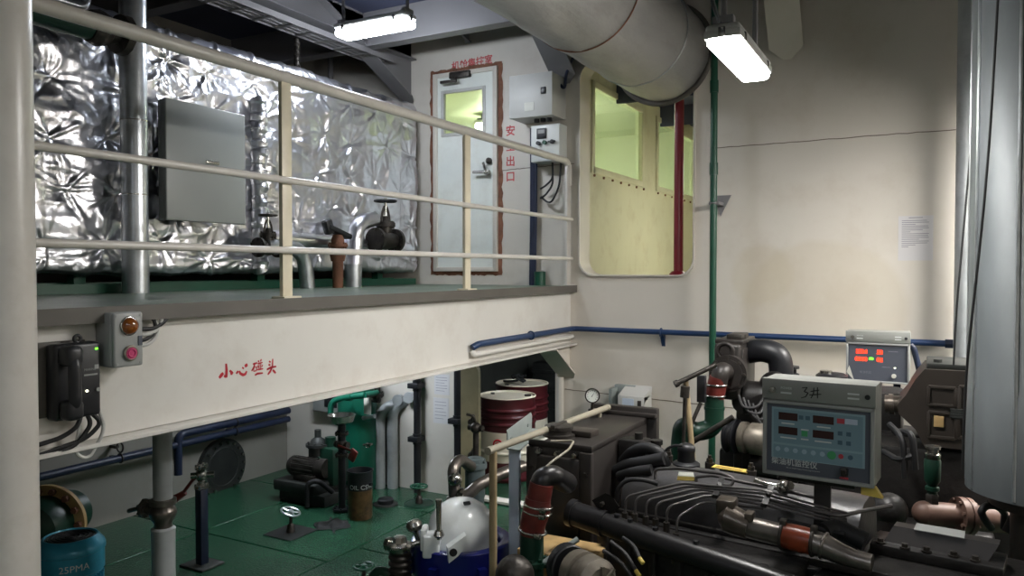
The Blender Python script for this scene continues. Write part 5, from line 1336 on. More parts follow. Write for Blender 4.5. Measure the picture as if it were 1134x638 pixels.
# end assembly at the left: thermostat housing, hoses
mb = MB(); q = PE(712, 508, t=-.02); mb.tube([PE(690,512,t=0), PE(700,500,t=-.02), PE(716,495,t=-.02), PE(732,502,t=-.02), PE(737,515,t=0)], .027, .07, seg=18); link('thermostat_hose', mb, m_blackr, EN)
mb = MB(); q = PE(703, 495, t=.05); mb.box(q+V((-.07,-.05,-.1)), q+V((.07,.06,.04)), .015); mb.cyl(q+V((.02,0,.02)), q+V((.02,0,.07)), .02); q2 = PE(727, 492, t=.05); mb.cyl(q2-V((0,0,.08)), q2, .022, seg=10); mb.cyl(q2, q2+V((0,0,.02)), .03, seg=8); link('thermostat_housing', mb, m_eng, EN)
mb = MB(); mb.tube([PE(683,522,t=-.05), PE(695,515,t=-.06), PE(715,512,t=-.06), PE(735,508,t=-.04)], .03, .05, seg=14); mb.tube([PE(686,528,t=-.1), PE(700,523,t=-.12), PE(722,520,t=-.1)], .024, .05, seg=14); link('hose_pair', mb, m_blackr, EN)
mb = MB(); mb.tube([PE(735,505,t=.0), PE(738,497,t=0), PE(748,493,t=0), PE(756,494,t=0)], .006, .03, seg=8); link('breather_hose', mb, m_blackr, rc)
mb = MB(); mb.tube([PE(683,556,t=-.3), PE(684,540,t=-.3), PE(695,531,t=-.28), PE(712,531,t=-.26), PE(728,536,t=-.22)], .010, .05, seg=10); link('cable', mb, m_blackr, EN)
# six injection pipes
K = [(693,549),(704,550),(716,553),(727,556),(739,560),(750,572)]
U = [(754,535),(761,538),(769,541.5),(777,545),(784,548.5),(778,556)]
Rr = [(846,543),(846,547),(846,551),(846,555),(846,559),(846,563.5)]
for i in range(6):
    k, u, r = K[i], U[i], Rr[i]
    pts = [PE(k[0]-1, k[1]+24, t=-.40), PE(k[0], k[1]+1, t=-.39), PE(u[0], u[1], t=-.27), PE(r[0], r[1], t=-.24)]
    if i < 5: pts += [PE(905, 560+i*3.6, t=-.23), PE(938, 568+i*3, t=-.2)]
    mb = MB(); mb.tube(pts, .0052, .03, seg=10, fn=5); link('injection_pipe', mb, m_fuelp, EN)
mb = MB(); mb.cyl(PE(k[0]-1,k[1]+24,t=-.40), PE(k[0]-1,k[1]+24,t=-.40)+V((0,0,.02)), .014, seg=6)
for i in range(6):
    k = K[i]; q = PE(k[0]-1, k[1]+24, t=-.40); mb = MB(); mb.cyl(q-V((0,0,.04)), q+V((0,0,.02)), .013, seg=6); mb.cyl(q-V((0,0,.1)), q-V((0,0,.03)), .02, seg=12); link('delivery_valve', mb, m_gunk, EN)
for px, py in ((795,543),(849,553)):
    a, b2 = PE(px+4, py-11, t=-.2), PE(px-4, py+9, t=-.27); dv = b2-a; nn_ = V((.3,-.5,.8)).normalized(); sx_ = ES*.012
    mb = MB(); mb.prism([a-sx_, a+sx_, b2+sx_, b2-sx_], nn_*.022); mb.cyl(a.lerp(b2,.5)-nn_*.01, a.lerp(b2,.5)+nn_*.035, .009, seg=6); link('pipe_clamp', mb, m_eng, EN)
# leak-off pipes above
mb = MB(); mb.tube([PE(726,531,t=-.18), PE(725,520,t=-.172), PE(750,518.5,t=-.165), PE(801,525,t=-.165), PE(813,530,t=-.17), PE(810,538,t=-.19), PE(798,537,t=-.19)], .007, .03, seg=10); link('leak_off_pipe', mb, m_fuelp, EN)
mb = MB(); mb.tube([PE(771,534,t=-.185), PE(771,528,t=-.18), PE(790,526.5,t=-.175), PE(822,534,t=-.175), PE(860,541,t=-.175), PE(905,552,t=-.18)], .007, .02, seg=10); link('leak_off_pipe', mb, m_fuelp, EN)
mb = MB(); mb.tube([PE(853,554,t=-.22), PE(905,566,t=-.23), PE(928,572,t=-.22), PE(955,566,t=-.16), PE(988,560,t=-.1)], .0075, .05, seg=10); link('fuel_return_pipe', mb, m_fuelp, EN)
mb = MB(); q = PE(868, 540, t=-.16); mb.sph(q, .03, seg=12); mb.cyl(q, q+V((.03,-.03,.02)), .018, seg=6); mb.tube([q, PE(850,537,t=-.17), PE(836,532,t=-.16)], .012, .02); link('fuel_fitting', mb, m_steel, EN)
# cooler cylinder along the near side
a, b2 = PE(634, 568, t=-.50), PE(862, 646, t=-.50); dv = (b2-a).normalized()
k_ = a.lerp(b2, .17)
mb = MB(); mb.cyl(a, k_, .050, seg=28); mb.cyl(k_, b2+dv*.6, .044, seg=28); mb.cyl(k_-dv*.006, k_+dv*.01, .053, seg=28); mb.cyl(a-dv*.01, a+dv*.015, .057, seg=28)
cl = link('cooler_pipe', mb, m_eng2, EN)
for px in (690, 706, 735, 780):
    q = a.lerp(b2, (px-634)/228); mb = MB(); mb.cyl(q+V((0,0,.038)), q+V((0,0,.055)), .011, seg=8); link('plug', mb, m_black, cl)
A_, B_ = [PE(*p, t=-.46) for p in ((657,556),(672,548),(680,552),(686,562),(681,568),(668,572),(664,566))], None
mb = MB(); mb.prism(A_, -ET*.012+V((0,0,.01))); 
link('support_plate', mb, m_eng, EN)
for p in ((668,558),(666,568)): mb = MB(); q = PE(*p, t=-.475); mb.cyl(q, q-ET*.02, .01, seg=6); link('bolt', mb, m_gunk, EN)
# exhaust branch, steel pipe, orange hose, reducer
def pm(px, py): return PE(px, py, t=-.40)
mb = MB(); mb.tube([pm(798,572), pm(806,573), pm(816,578), pm(830,584)], [.03,.056,.052,.045], .0, seg=24); mb.box(pm(800,560)+V((-.02,-.03,-.03)), pm(800,560)+V((.05,.05,.03)), .01); mb.box(pm(829,574)+V((-.012,-.03,-.025)), pm(829,574)+V((.02,.03,.025)), .006); link('manifold_end', mb, m_manif, EN)
mb = MB(); mb.cyl(pm(826,583), pm(868,593), .040, seg=26); st = link('steel_pipe', mb, m_worn, EN)
mb = MB(); mb.tube([pm(865,592), pm(875,594.5), pm(890,598), pm(902,601)], [.043,.047,.047,.044], seg=28); hs = link('orange_hose', mb, m_orhose, EN)
for p in ((867,593),(901,601)):
    mb = MB(); mb.torus(pm(*p), pm(901,601)-pm(867,593), .046, .006, seg=30); mb.box(pm(*p)+V((-.01,-.02,.03)), pm(*p)+V((.012,.015,.06)), .003); link('hose_clamp', mb, m_gunk, hs)
mb = MB(); mb.tube([pm(899,600), pm(914,605), pm(930,613), pm(946,619), pm(966,624)], [.043,.042,.037,.032,.03], seg=24); mb.torus(pm(912,604), pm(930,613)-pm(899,600), .043, .006); link('reducer', mb, m_worn, EN)
mb = MB(); mb.tube([PE(862,575,t=-.3), PE(905,585,t=-.3), PE(935,592,t=-.3)], .009, seg=8); mb.tube([PE(912,590,t=-.3), PE(925,585,t=-.25), PE(942,592,t=-.25), PE(958,600,t=-.25)], .035, .05, seg=16); link('air_hose', mb, m_blackr, EN)
# junk below: alternator bottom left
q = P(652, 640, d=2.75)
mb = MB(); ax_ = V((.85,-.5,0)).normalized(); mb.lathe([(0,-.09),(.05,-.09),(.08,-.075),(.083,-.03),(.07,-.025),(.07,-.012),(.083,-.008),(.083,.05),(.06,.075),(0,.08)], q, ax_, 32); alt = link('alternator', mb, m_alt, EN)
mb = MB(); mb.lathe([(0,-.16),(.075,-.16),(.08,-.155),(.062,-.145),(.062,-.13),(.08,-.12),(.075,-.115),(0,-.115)], q, ax_, 32); link('pulley', mb, m_black, alt)
mb = MB(); x_, y_, _ = basis(ax_)
for i in range(8):
    t = 2*math.pi*i/8; w0_ = q+ax_*.08; d_ = x_*math.cos(t)+y_*math.sin(t); mb.prism([w0_+d_*.02, w0_+d_*.07-x_.cross(d_)*0, w0_+d_*.07+ax_*.012, w0_+d_*.02+ax_*.012], ax_.cross(d_)*.01)
link('vent_fin', mb, m_alt, alt)
for k, (p0, p1) in enumerate((((676,600),(704,632)),((668,610),(700,640)),((690,596),(708,618)))):
    mb = MB(); mb.tube([P(*p0, d=2.85), P((p0[0]+p1[0])/2+3,(p0[1]+p1[1])/2-3,d=2.8), P(*p1, d=2.75)], .008, .03, seg=8); lc = link('lead', mb, m_blackr, alt)
    mb = MB(); e_ = P(*p1, d=2.75); mb.cyl(e_, e_+V((.018,-.012,-.012)), .008, seg=10); link('yellow_lug', mb, m_yell, lc)
rg = np.random.default_rng(8)
for k in range(9):
    s_ = .35+.16*k; mb = MB(); z_ = .55+.18*rg.random(); ebox(mb, s_, s_+.07+.05*rg.random(), -.36, -.2, z_, z_+.1+.1*rg.random(), .012)
    q = E(s_+.04, -.36, z_+.05); mb.cyl(q, q-ET*.03, .02+.01*rg.random(), seg=8); link('side_cover', mb, m_eng, EN)
mb = MB(); mb.tube([E(.3,-.3,.7), E(.45,-.42,.62), E(.9,-.44,.58), E(1.4,-.42,.6), E(1.7,-.3,.5)], .016, .08, seg=10); mb.tube([E(.4,-.3,.5), E(.6,-.4,.5), E(1.2,-.42,.45), E(1.6,-.3,.4)], .022, .1, seg=10); link('lower_pipe', mb, m_eng2, EN)
# stepped box at the right end
zt_ = 1.13
a = PE(990, 577, z=zt_); s0 = (a-EO).dot(ES); t1 = (a-EO).dot(ET); b2 = PE(1095, 592, z=zt_); s1 = (b2-EO).dot(ES)
f = PE(1000, 604, z=zt_-.06); t0 = (f-EO).dot(ET)
mb = MB(); n0 = len(mb.v)
mb.prism([E(s0-.02,t0,zt_-.06), E(s0+.01,t0+.03,zt_), E(s0+.01,t1,zt_), E(s0-.02,t1+.02,zt_-.06)], ES*(s1-s0+.03)); lidp = link('cooler_lid', mb, m_rad, EN)
mb = MB(); ebox(mb, s0-.06, s1+.06, t0-.05, t1+.04, zt_-.1, zt_-.058, .006); ebox(mb, s0-.05, s1+.05, t0-.035, t1+.03, .5, zt_-.1, .01)
for k in range(4): ebox(mb, s0-.055, s1+.055, t0-.048, t1+.03, zt_-.17-.07*k, zt_-.15-.07*k, .004)
link('charge_cooler', mb, m_eng, EN)
for px, py in ((1002,607),(1026,611),(1056,616),(1080,621),(975,601)):
    q = PE(px, py, z=zt_-.056); mb = MB(); mb.cyl(q, q+V((0,0,.018)), .012, seg=6); mb.cyl(q, q+V((0,0,.005)), .018, seg=12); link('bolt', mb, m_gunk, lidp)
a, b2, c2, d2 = [PE(*p, z=zt_+.001) for p in ((1015,580),(1069,589),(1068,597),(1012,587))]
mb = MB(); mb.prism([a,b2,c2,d2], (0,0,.003)); link('name_plate', mb, m_greybox, lidp)

# ------------------------------------------------------------------ copper coloured pipe cluster on the right
def pk(px, py, dd=0): return P(px, py, d=3.55+dd)
q = pk(1030, 572)
T = thing('copper_pipework', 'worn copper coloured pipes with a flange at the foot of the galvanised duct', 'pipework', (pk(1062,575).x, pk(1062,575).y, 0))
mb = MB(); mb.cyl(pk(1022,568), pk(1068,572), .055, seg=28); mb.cyl(pk(1068,572), pk(1140,580), .058, seg=28); mb.sph(pk(1024,568), .055); link('main_pipe', mb, m_copper, T)
mb = MB(); ax_ = pk(1068,572)-pk(1022,568); mb.flange(pk(1063,571), ax_, .085, .03, 8); mb.flange(pk(1071,572), ax_, .085, .022, 8); link('flange', mb, m_copper, T)
mb = MB(); mb.tube([pk(1098,585,-.12), pk(1090,575,-.14), pk(1086,566,-.15), pk(1092,560,-.15), pk(1104,560,-.15), pk(1113,568,-.14), pk(1112,585,-.12)], .016, .05, seg=12); link('black_loop', mb, m_blackr, T)
mb = MB(); mb.tube([pk(1105,555,-.1), pk(1120,564,-.1), pk(1140,575,-.1)], .018); mb.tube([pk(1115,590,-.2), pk(1125,570,-.2), pk(1142,560,-.2)], .022, .05); link('hose', mb, m_blackr, T)
mb = MB(); mb.cyl((pk(1062,575).x, pk(1062,575).y, 0), pk(1062,577), .05, seg=20); link('support', mb, m_copper, T)
q = pk(1035, 515, .1); e = pk(1032, 563)
T = thing('green_valve', 'dark green valve with bright collar above the copper coloured pipe', 'valve', (e.x, e.y, e.z))
mb = MB(); mb.lathe([(0,0),(.022,0),(.022,.06),(.03,.065),(.03,.08),(.02,.085),(.034,.11),(.036,.2),(.03,.215)], (e.x,e.y,e.z+.02), (0,0,1), 24); link('body', mb, m_greend, T)
mb = MB(); mb.lathe([(.031,.21),(.034,.215),(.034,.235),(.026,.24),(.026,.255),(.034,.258),(.034,.27),(0,.275)], (e.x,e.y,e.z+.02), (0,0,1), 24); link('collar', mb, m_steel, T); mb = MB(); mb.lathe([(.024,.0),(.03,.01),(.03,.05),(.024,.06)], (e.x,e.y,e.z+.01), (0,0,1), 6); link('nut', mb, m_gunk, T)

# ------------------------------------------------------------------ monitor box of the front engine
def monitor(name, label, Yf, quad, lit):
    """sloping-head instrument box: quad = photo pixels of left, right, top, bottom of its front"""
    xl, xr, zt, zb = quad; W, Hh = xr-xl, zt-zb; D_ = .15 if not lit else .16
    T = thing(name, label, 'instrument box', ((xl+xr)/2, Yf+D_/2, zb))
    hd = Hh*.22
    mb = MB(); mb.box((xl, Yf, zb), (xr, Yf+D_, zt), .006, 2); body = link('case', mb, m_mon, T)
    mb = MB()
    b_ = W*.035
    for q in ((xl,xl+b_,zb,zt-hd),(xr-b_,xr,zb,zt-hd),(xl,xr,zb,zb+b_),(xl,xr,zt-hd-b_,zt-hd)): mb.box((q[0],Yf-.014,q[2]),(q[1],Yf+.004,q[3]), .003)
    link('front_frame', mb, m_greybox, T); mb = MB()
    mb.box((xl-.003, Yf-.014, zt-hd+.003), (xr+.003, Yf+.004, zt+.002), .003)
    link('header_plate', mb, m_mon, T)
    px0, px1, pz0, pz1 = xl+b_, xr-b_, zb+b_, zt-hd-b_
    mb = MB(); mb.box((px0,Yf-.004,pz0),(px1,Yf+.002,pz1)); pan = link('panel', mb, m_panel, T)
    X = lambda u: px0+(px1-px0)*u
    Z = lambda v: pz1-(pz1-pz0)*v
    def r(mb, u0, v0, u1, v1, k=.006): mb.box((X(u0),Yf-k,Z(v1)),(X(u1),Yf-.003,Z(v0)))
    if not lit:
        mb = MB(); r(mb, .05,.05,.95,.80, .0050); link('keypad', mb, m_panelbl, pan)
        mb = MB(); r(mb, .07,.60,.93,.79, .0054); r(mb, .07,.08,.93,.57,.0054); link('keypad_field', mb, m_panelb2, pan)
    for (u0,v0,u1,v1,s_) in ((.12,.12,.31,.23,'1524'),(.46,.12,.66,.23,'53'),(.12,.33,.31,.44,'0000'),(.46,.33,.66,.44,'82')):
        mb = MB()
        if not lit: r(mb, u0,v0,u1,v1,.0065); link('display', mb, m_dispoff, pan)
        else:
            if len(s_) == 2: u0 += .03; u1 -= .05
            text_into(mb, s_, (pz1-pz0)*.155, (X(u0), Yf-.004, Z(v1+.02)), (1,0,0), (0,0,1), bold=.0012); dsp = link('red_digits', mb, m_ledr, pan, 0)
    if lit:
        mb = MB(); r(mb, .36,.36,.43,.42,.006); link('green_light', mb, m_ledg, pan)
        mb = MB(); r(mb, .78,.60,.81,.63,.006); link('small_light', mb, m_ledw, pan)
        mb = MB(); mb.cyl((X(.78),Yf,Z(.84)),(X(.78),Yf-.02,Z(.84)),.013, seg=18); link('knob', mb, m_tag, pan)
        mb = MB(); text_into(mb, '柴油机监控仪'[:4], (pz1-pz0)*.075, (X(.2), Yf-.0042, Z(.80)), (1,0,0), (0,0,1)); r(mb, .68,.155,.84,.175); r(mb, .58,.60,.72,.615); link('print', mb, m_ink, pan, 0)
        mb = MB(); mb.prism([(xl+.004,Yf-.016,zb+.06),(xl+.05,Yf-.016,zb+.005),(xl+.02,Yf-.016,zb+.1)], (0,.004,0)); link('white_tab', mb, m_tag, T)
    else:
        mb = MB(); r(mb, .35,.36,.41,.44,.0065); link('green_window', mb, m_keyg, pan)
        mb = MB(); r(mb, .69,.13,.76,.20,.0065); link('red_mark', mb, m_keyr, pan)
        mb = MB(); r(mb, .765,.125,.88,.20,.0065); link('blue_mark', mb, m_bluewh, pan)
        for (u, v) in ((.345,.17),(.41,.17),(.72,.34),(.80,.34),(.72,.47),(.80,.47)):
            mb = MB(); r(mb, u-.022,v-.03,u+.022,v+.03,.0065); link('key', mb, m_panelbt, pan)
        for k in range(9):
            u = .115+.088*k; mm = m_keyg if k == 6 else m_keyr if k == 7 else m_keyb if k < 6 else m_panelbt
            mb = MB(); rr_ = .012 if k == 6 else .007
            mb.cyl((X(u),Yf-.004,Z(.665)),(X(u),Yf-.0075,Z(.665)), rr_*1.25, seg=16); link('round_key', mb, mm, pan)
        for (u0,v,u1) in ((.15,.27,.28),(.5,.27,.63),(.14,.48,.3),(.48,.48,.64),(.345,.335,.42),(.345,.475,.42)):
            mb = MB(); r(mb, u0, v, u1, v+.018, .0065); link('small_print', mb, m_txtw, pan)
        mb = MB(); text_into(mb, '柴油机监控仪', (pz1-pz0)*.108, (X(.05), Yf-.0042, Z(.885)), (1,0,0), (0,0,1), bold=.0002); 
        text_into(mb, 'Marine Diesel Engine Monitoring Instrument', (pz1-pz0)*.026, (X(.2), Yf-.0042, Z(.935)), (1,0,0), (0,0,1)); link('panel_lettering', mb, m_txtw, pan, 0)
        mb = MB(); mb.box((X(.735),Yf-.03,Z(.93)),(X(.80),Yf-.003,Z(.81)), .006); mb.cyl((X(.77),Yf-.04,Z(.865)),(X(.77),Yf-.03,Z(.865)),.008); link('toggle_switch', mb, m_gunk, pan)
        mb = MB(); r(mb, .72,.955,.80,.98,.0065); link('red_print', mb, m_keyr, pan)
    # header details
    zc = zt-hd*.5
    mb = MB(); mb.cyl((xl+W*.1,Yf-.012,zc),(xl+W*.1,Yf-.03,zc),.011, seg=6); mb.cyl((xl+W*.1,Yf-.028,zc),(xl+W*.1,Yf-.042,zc),.006, seg=10); link('key_switch', mb, m_steel, T)
    mb = MB(); mb.cyl((xr-W*.06,Yf-.012,zc),(xr-W*.06,Yf-.018,zc),.009, seg=14); link('socket', mb, m_black, T)
    mb = MB(); text_into(mb, 'POWER', W*.03, (xl+W*.17, Yf-.0142, zc+.005), (1,0,0), (0,0,1)); mb.box((xl+W*.17,Yf-.0152,zc-.012),(xl+W*.27,Yf-.0138,zc-.006)); 
    link('header_print', mb, m_txtw, T, 0); mb = MB()
    mb.box((xr-W*.23,Yf-.0152,zc+.004),(xr-W*.13,Yf-.0138,zc+.010)); mb.box((xr-W*.23,Yf-.0152,zc-.012),(xr-W*.13,Yf-.0138,zc-.006)); link('header_print', mb, m_txtw, T, 0)
    return T, body
Yf = 2.97
ql = (P(846.5,470,Y=Yf).x, P(972,480,Y=Yf).x, P(908,423,Y=Yf).z, P(908,532,Y=Yf).z)
T, body = monitor('monitor_box', 'grey engine monitor box with dark displays, hand marked 3 in black', Yf, ql, False)
SXX = lambda p: P(840+p[0]/4.4, 400+p[1]/4.4, Y=Yf-.0142)
mb = MB()
for pts in ([(222,132),(248,129),(233,150),(252,156),(240,175),(217,181)], [(264,149),(308,142)], [(258,166),(318,162)], [(281,130),(279,160),(266,182)], [(299,128),(299,182)]):
    mb.stroke([SXX(p) for p in pts], .0042, (0,-1,0))
link('hand_mark', mb, m_txtb, T, 0)
MON = T
xm = (ql[0]+ql[1])/2
mb = MB(); mb.box((xm-.12,Yf+.05,ql[3]-.03),(xm+.12,Yf+.13,ql[3]), .004); mb.box((xm-.03,Yf+.09,1.06),(xm+.03,Yf+.11,ql[3]-.02), .004); link('stand', mb, m_eng, T)
mb = MB(); a = P(966,545,Y=Yf+.02); mb.prism([(a.x-.03,Yf+.02,a.z+.02),(a.x+.015,Yf+.02,a.z+.02),(a.x+.04,Yf+.02,a.z-.015),(a.x-.03,Yf+.02,a.z-.01)], (0,.03,0)); link('yellow_foot', mb, m_yell, T)
T.rotation_euler = (0, 0, math.radians(-5))
Yr = 5.25
ql2 = (P(937,400,Y=Yr).x, P(1007.5,400,Y=Yr).x, P(972,367.5,Y=Yr).z, P(972,424,Y=Yr).z)
T, _ = monitor('monitor_box', 'grey engine monitor box with glowing red digits, in front of the cream wall', Yr, ql2, True)
a, b2 = P(1012,386,Y=Yr+.1), P(1022,425,Y=Yr+.1)
mb = MB(); mb.tube([(ql2[1]+.0,Yr+.1,a.z+.02), tuple(a), tuple(b2)], .018, .03); mb.box((ql2[0]+.05,Yr+.05,0),(ql2[0]+.09,Yr+.09,ql2[3]), .003); mb.box((ql2[1]-.09,Yr+.05,0),(ql2[1]-.05,Yr+.09,ql2[3]), .003); link('stand', mb, m_bluedk, T)

# ================================================================== ENGINE BEHIND
E2 = thing('diesel_engine', 'dark engine at the back along the cream wall with tall heat exchanger', 'engine', (-.6, 4.85, 0))
mb = MB(); mb.box((-1.15,4.55,.0),(.5,5.1,.3), .02); mb.box((-1.1,4.6,.3),(.45,5.05,1.05), .02); mb.box((-1.05,4.65,1.05),(.3,5.0,1.22), .05, 3)
for k in range(6): mb.box((-.95+.22*k,4.52,.95),(-.83+.22*k,4.62,1.2), .015)
link('block', mb, m_eng, E2)
Yh = 4.55
a, b2 = P(790.5,382,Y=Yh), P(819,440,Y=Yh); zt_, zb_2 = P(804,381,Y=Yh).z, P(804,443,Y=Yh).z
mb = MB(); mb.box((a.x,Yh,zb_2),(b2.x,Yh+.42,zt_), .018, 3); mb.box((a.x-.008,Yh+.05,zt_-.004),(b2.x+.008,Yh+.4,zt_+.02), .006); mb.box((b2.x-.01,Yh+.04,zb_2+.03),(b2.x+.012,Yh+.38,zt_-.03), .008); he = link('heat_exchanger', mb, m_rad, E2)
mb = MB(); mb.box((a.x+.05,Yh+.1,zt_+.015),(a.x+.14,Yh+.3,zt_+.05), .006); mb.cyl((b2.x-.05,Yh+.2,zt_),(b2.x-.05,Yh+.2,zt_+.045), .045); link('filler_cap', mb, m_gunk, he)
q = P(803,389,Y=Yh); mb = MB(); mb.torus((q.x,Yh,q.z), (0,1,0), .045, .012); mb.cyl((q.x,Yh+.01,q.z),(q.x,Yh-.012,q.z), .03); link('round_boss', mb, m_rad, he)
q = P(808,413,Y=Yh); mb = MB(); mb.cyl((q.x+.0,Yh+.01,q.z),(q.x,Yh-.05,q.z), .108, seg=36); mb.cyl((q.x,Yh-.05,q.z),(q.x,Yh-.065,q.z), .085, seg=36); fl = link('end_cover', mb, m_rad, he)
for i in range(8): t = 2*math.pi*i/8; mb = MB(); mb.cyl((q.x+.093*math.cos(t),Yh-.05,q.z+.093*math.sin(t)),(q.x+.093*math.cos(t),Yh-.065,q.z+.093*math.sin(t)), .01, seg=6); link('bolt', mb, m_gunk, fl)
yp = Yh-.16
w_ = lambda px, py, dy=0: P(px, py, Y=yp+dy)
mb = MB(); mb.tube([(q.x-.01,Yh-.05,q.z+.01), w_(799,410), w_(795,425)], .05, .07, seg=24); link('elbow', mb, m_rad, E2)
mb = MB(); mb.tube([w_(796,418), w_(793,430), w_(792,441)], [.052,.055,.05], seg=24); hs = link('red_hose', mb, m_redhose, E2)
for p in ((794,426),(792,438)): mb = MB(); mb.torus(w_(*p), (0,0,1), .056, .006); link('hose_clamp', mb, m_steel, hs)
mb = MB(); mb.tube([w_(791,438), w_(791,474), w_(770,479,-.03), w_(756,470,-.06), w_(753,494,-.06), (w_(753,494,-.06).x, yp-.06, .4)], .054, .14, seg=24, fn=9); mb.cyl(w_(791,452)-V((0,0,.008)), w_(791,452)+V((0,0,.008)), .058, seg=24); link('green_pipe', mb, m_greend, E2)
mb = MB(); q = P(834,392,Y=Yh+.2); mb.tube([(b2.x-.02,Yh+.25,q.z), q+V((.06,0,.03)), q+V((.15,0,-.0)), q+V((.17,0,-.13)), q+V((.1,0,-.25))], .07, .1, seg=22, fn=8); link('charge_elbow', mb, m_black, E2)
mb = MB(); q = P(826,440,Y=Yh+.1); mb.cyl(q, q+V((.2,0,0)), .1, seg=28); mb.sph(q+V((.16,0,.08)), .085); mb.cyl(q+V((.0,-.02,-.02)), q+V((.0,-.06,-.02)), .07, seg=24); mb.cyl(q+V((.12,-.1,-.05)), q+V((.12,.1,-.05)), .09, seg=28); mb.box(q+V((-.06,.0,-.55)), q+V((.3,.3,-.04)), .02); link('turbocharger', mb, m_eng, E2)
for k in range(4):
    mb = MB(); mb.tube([P(818+k*5,438+k*3,Y=Yh-.05), P(822+k*6,452+k*5,Y=Yh-.1), P(838+k*3,452+k*7,Y=Yh-.08), P(846,440+k*8,Y=Yh)], .009, .05, seg=8); link('fuel_hose', mb, m_blackr, E2)
q = P(820,484,Y=Yh-.1); ax_ = V((1,0,0))
mb = MB(); mb.lathe([(0,-.05),(.06,-.05),(.088,-.035),(.09,-.005),(.07,.0),(.07,.02),(.09,.024),(.09,.09),(.07,.12),(0,.12)], q+V((.04,0,0)), (1,-.15,0), 36); al = link('alternator', mb, m_alt, E2)
mb = MB(); mb.lathe([(0,-.12),(.098,-.12),(.1,-.11),(.08,-.1),(.08,-.085),(.1,-.075),(.1,-.06),(0,-.06)], q+V((.04,0,0)), (1,-.15,0), 36); link('pulley', mb, m_black, al)
mb = MB(); mb.box((q.x-.06,Yh-.02,.9),(q.x+.3,Yh+.1,q.z-.05), .02); mb.cyl((q.x+.05,Yh-.05,1.0),(q.x+.2,Yh-.05,1.0),.06); link('mounting', mb, m_eng, E2)
for (px, py, r_) in ((875.5,414,.04),):
    q = P(px, py, Y=4.9); mb = MB(); mb.lathe([(.035,-.2),(.035,-.03),(.05,-.025),(.052,.0),(.045,.004),(.035,.006),(.035,.03),(.052,.034),(.05,.048),(0,.05)], q, (0,0,1), 24); link('breather_cap', mb, m_black, E2)
q = P(921,416,Y=4.9); mb = MB(); mb.lathe([(.02,-.25),(.05,-.05),(.085,-.03),(.09,-.0),(.07,.015),(0,.02)], q, (0,0,1), 24); bk = link('filler_lid', mb, m_black, E2)
mb = MB(); mb.cyl(q+V((-.03,-.02,.012)), q+V((-.03,-.02,.03)), .035, seg=20); link('bright_disc', mb, m_steel, bk)
mb = MB(); mb.tube([P(856,412,Y=4.8), P(866,407,Y=4.8), P(878,413,Y=4.8)], .006, .03); link('cable', mb, m_blackr, E2)
mb = MB(); mb.box((P(858,440,Y=4.8).x,4.75,1.0),(P(1000,440,Y=4.8).x,5.05,P(900,428,Y=4.8).z), .03); link('rocker_cover', mb, m_eng, E2)
# brown housing at the right
Yg = 4.35
pg = lambda px, py, dy=0: P(px, py, Y=Yg+dy)
mb = MB(); mb.prism([pg(1024,409), pg(1085,412), pg(1087,500), pg(1023,494), pg(1014,476), pg(995,458), pg(994,448), pg(1003,438), pg(1014,420)], (0,.45,0)); hg = link('air_housing', mb, m_hous, E2)
for (p0, p1) in (((1028,428),(1058,450)), ((1028,456),(1058,486)), ((1062,428),(1080,486))):
    a, b2 = pg(*p0), pg(*p1); mb = MB()
    for q in ((a.x,b2.x,a.z-.008,a.z+.008),(a.x,b2.x,b2.z-.008,b2.z+.008),(a.x-.006,a.x+.01,b2.z,a.z),(b2.x-.006,b2.x+.01,b2.z,a.z)): mb.box((q[0],Yg-.012,q[2]),(q[1],Yg+.002,q[3]), .003)
    link('rib', mb, m_hous, hg)
a, b2 = pg(1034,460), pg(1045,473); mb = MB(); mb.box((a.x,Yg-.014,b2.z),(b2.x,Yg-.0,a.z), .002); link('paper_label', mb, m_cork, hg)
a, b2 = pg(1052,452), pg(1068,464); mb = MB()
for k in range(4): z = a.z+(b2.z-a.z)*k/4; mb.box((a.x,Yg-.016,z-.012),(b2.x,Yg-.004,z), .002)
link('vent_slat', mb, m_darkst, hg)
a, b2 = pg(1026,405,.05), pg(1080,409,.05); mb = MB(); mb.box((a.x,Yg+.03,b2.z-.01),(b2.x,Yg+.4,a.z+.015), .006); mb.cyl((a.x+.05,Yg+.1,a.z),(a.x+.05,Yg+.1,a.z+.03),.02); link('top_plate', mb, m_darkst, hg)
mb = MB(); mb.cyl(pg(1000,448,.15), pg(980,447,.15), .045, seg=22); mb.cyl(pg(990,448,.15), pg(985,448,.15), .055, seg=22); link('neck', mb, m_manif, hg)
mb = MB(); a = pg(1000,500); mb.box((a.x-.35,Yg+.05,0),(a.x+.5,Yg+.5,pg(1000,497).z), .02); mb.box((a.x-.3,Yg-.08,0),(a.x+.4,Yg+.1,.85), .03); link('generator_base', mb, m_eng, E2)
for k, (p0, p1, p2) in enumerate((((985,470),(1000,485),(1002,530)), ((990,478),(1010,478),(1014,520)), ((978,500),(995,510),(1010,505)))):
    mb = MB(); mb.tube([pg(*p0,-.1), pg(*p1,-.2), pg(*p2,-.2)], .015, .05, seg=8); link('hose', mb, m_blackr, E2)
q = pg(985, 565, -.4); mb = MB(); mb.sph(q, .08, seg=20); mb.cyl(q, q+V((0,0,-.4)), .07); link('filter_bowl', mb, m_eng, E2)

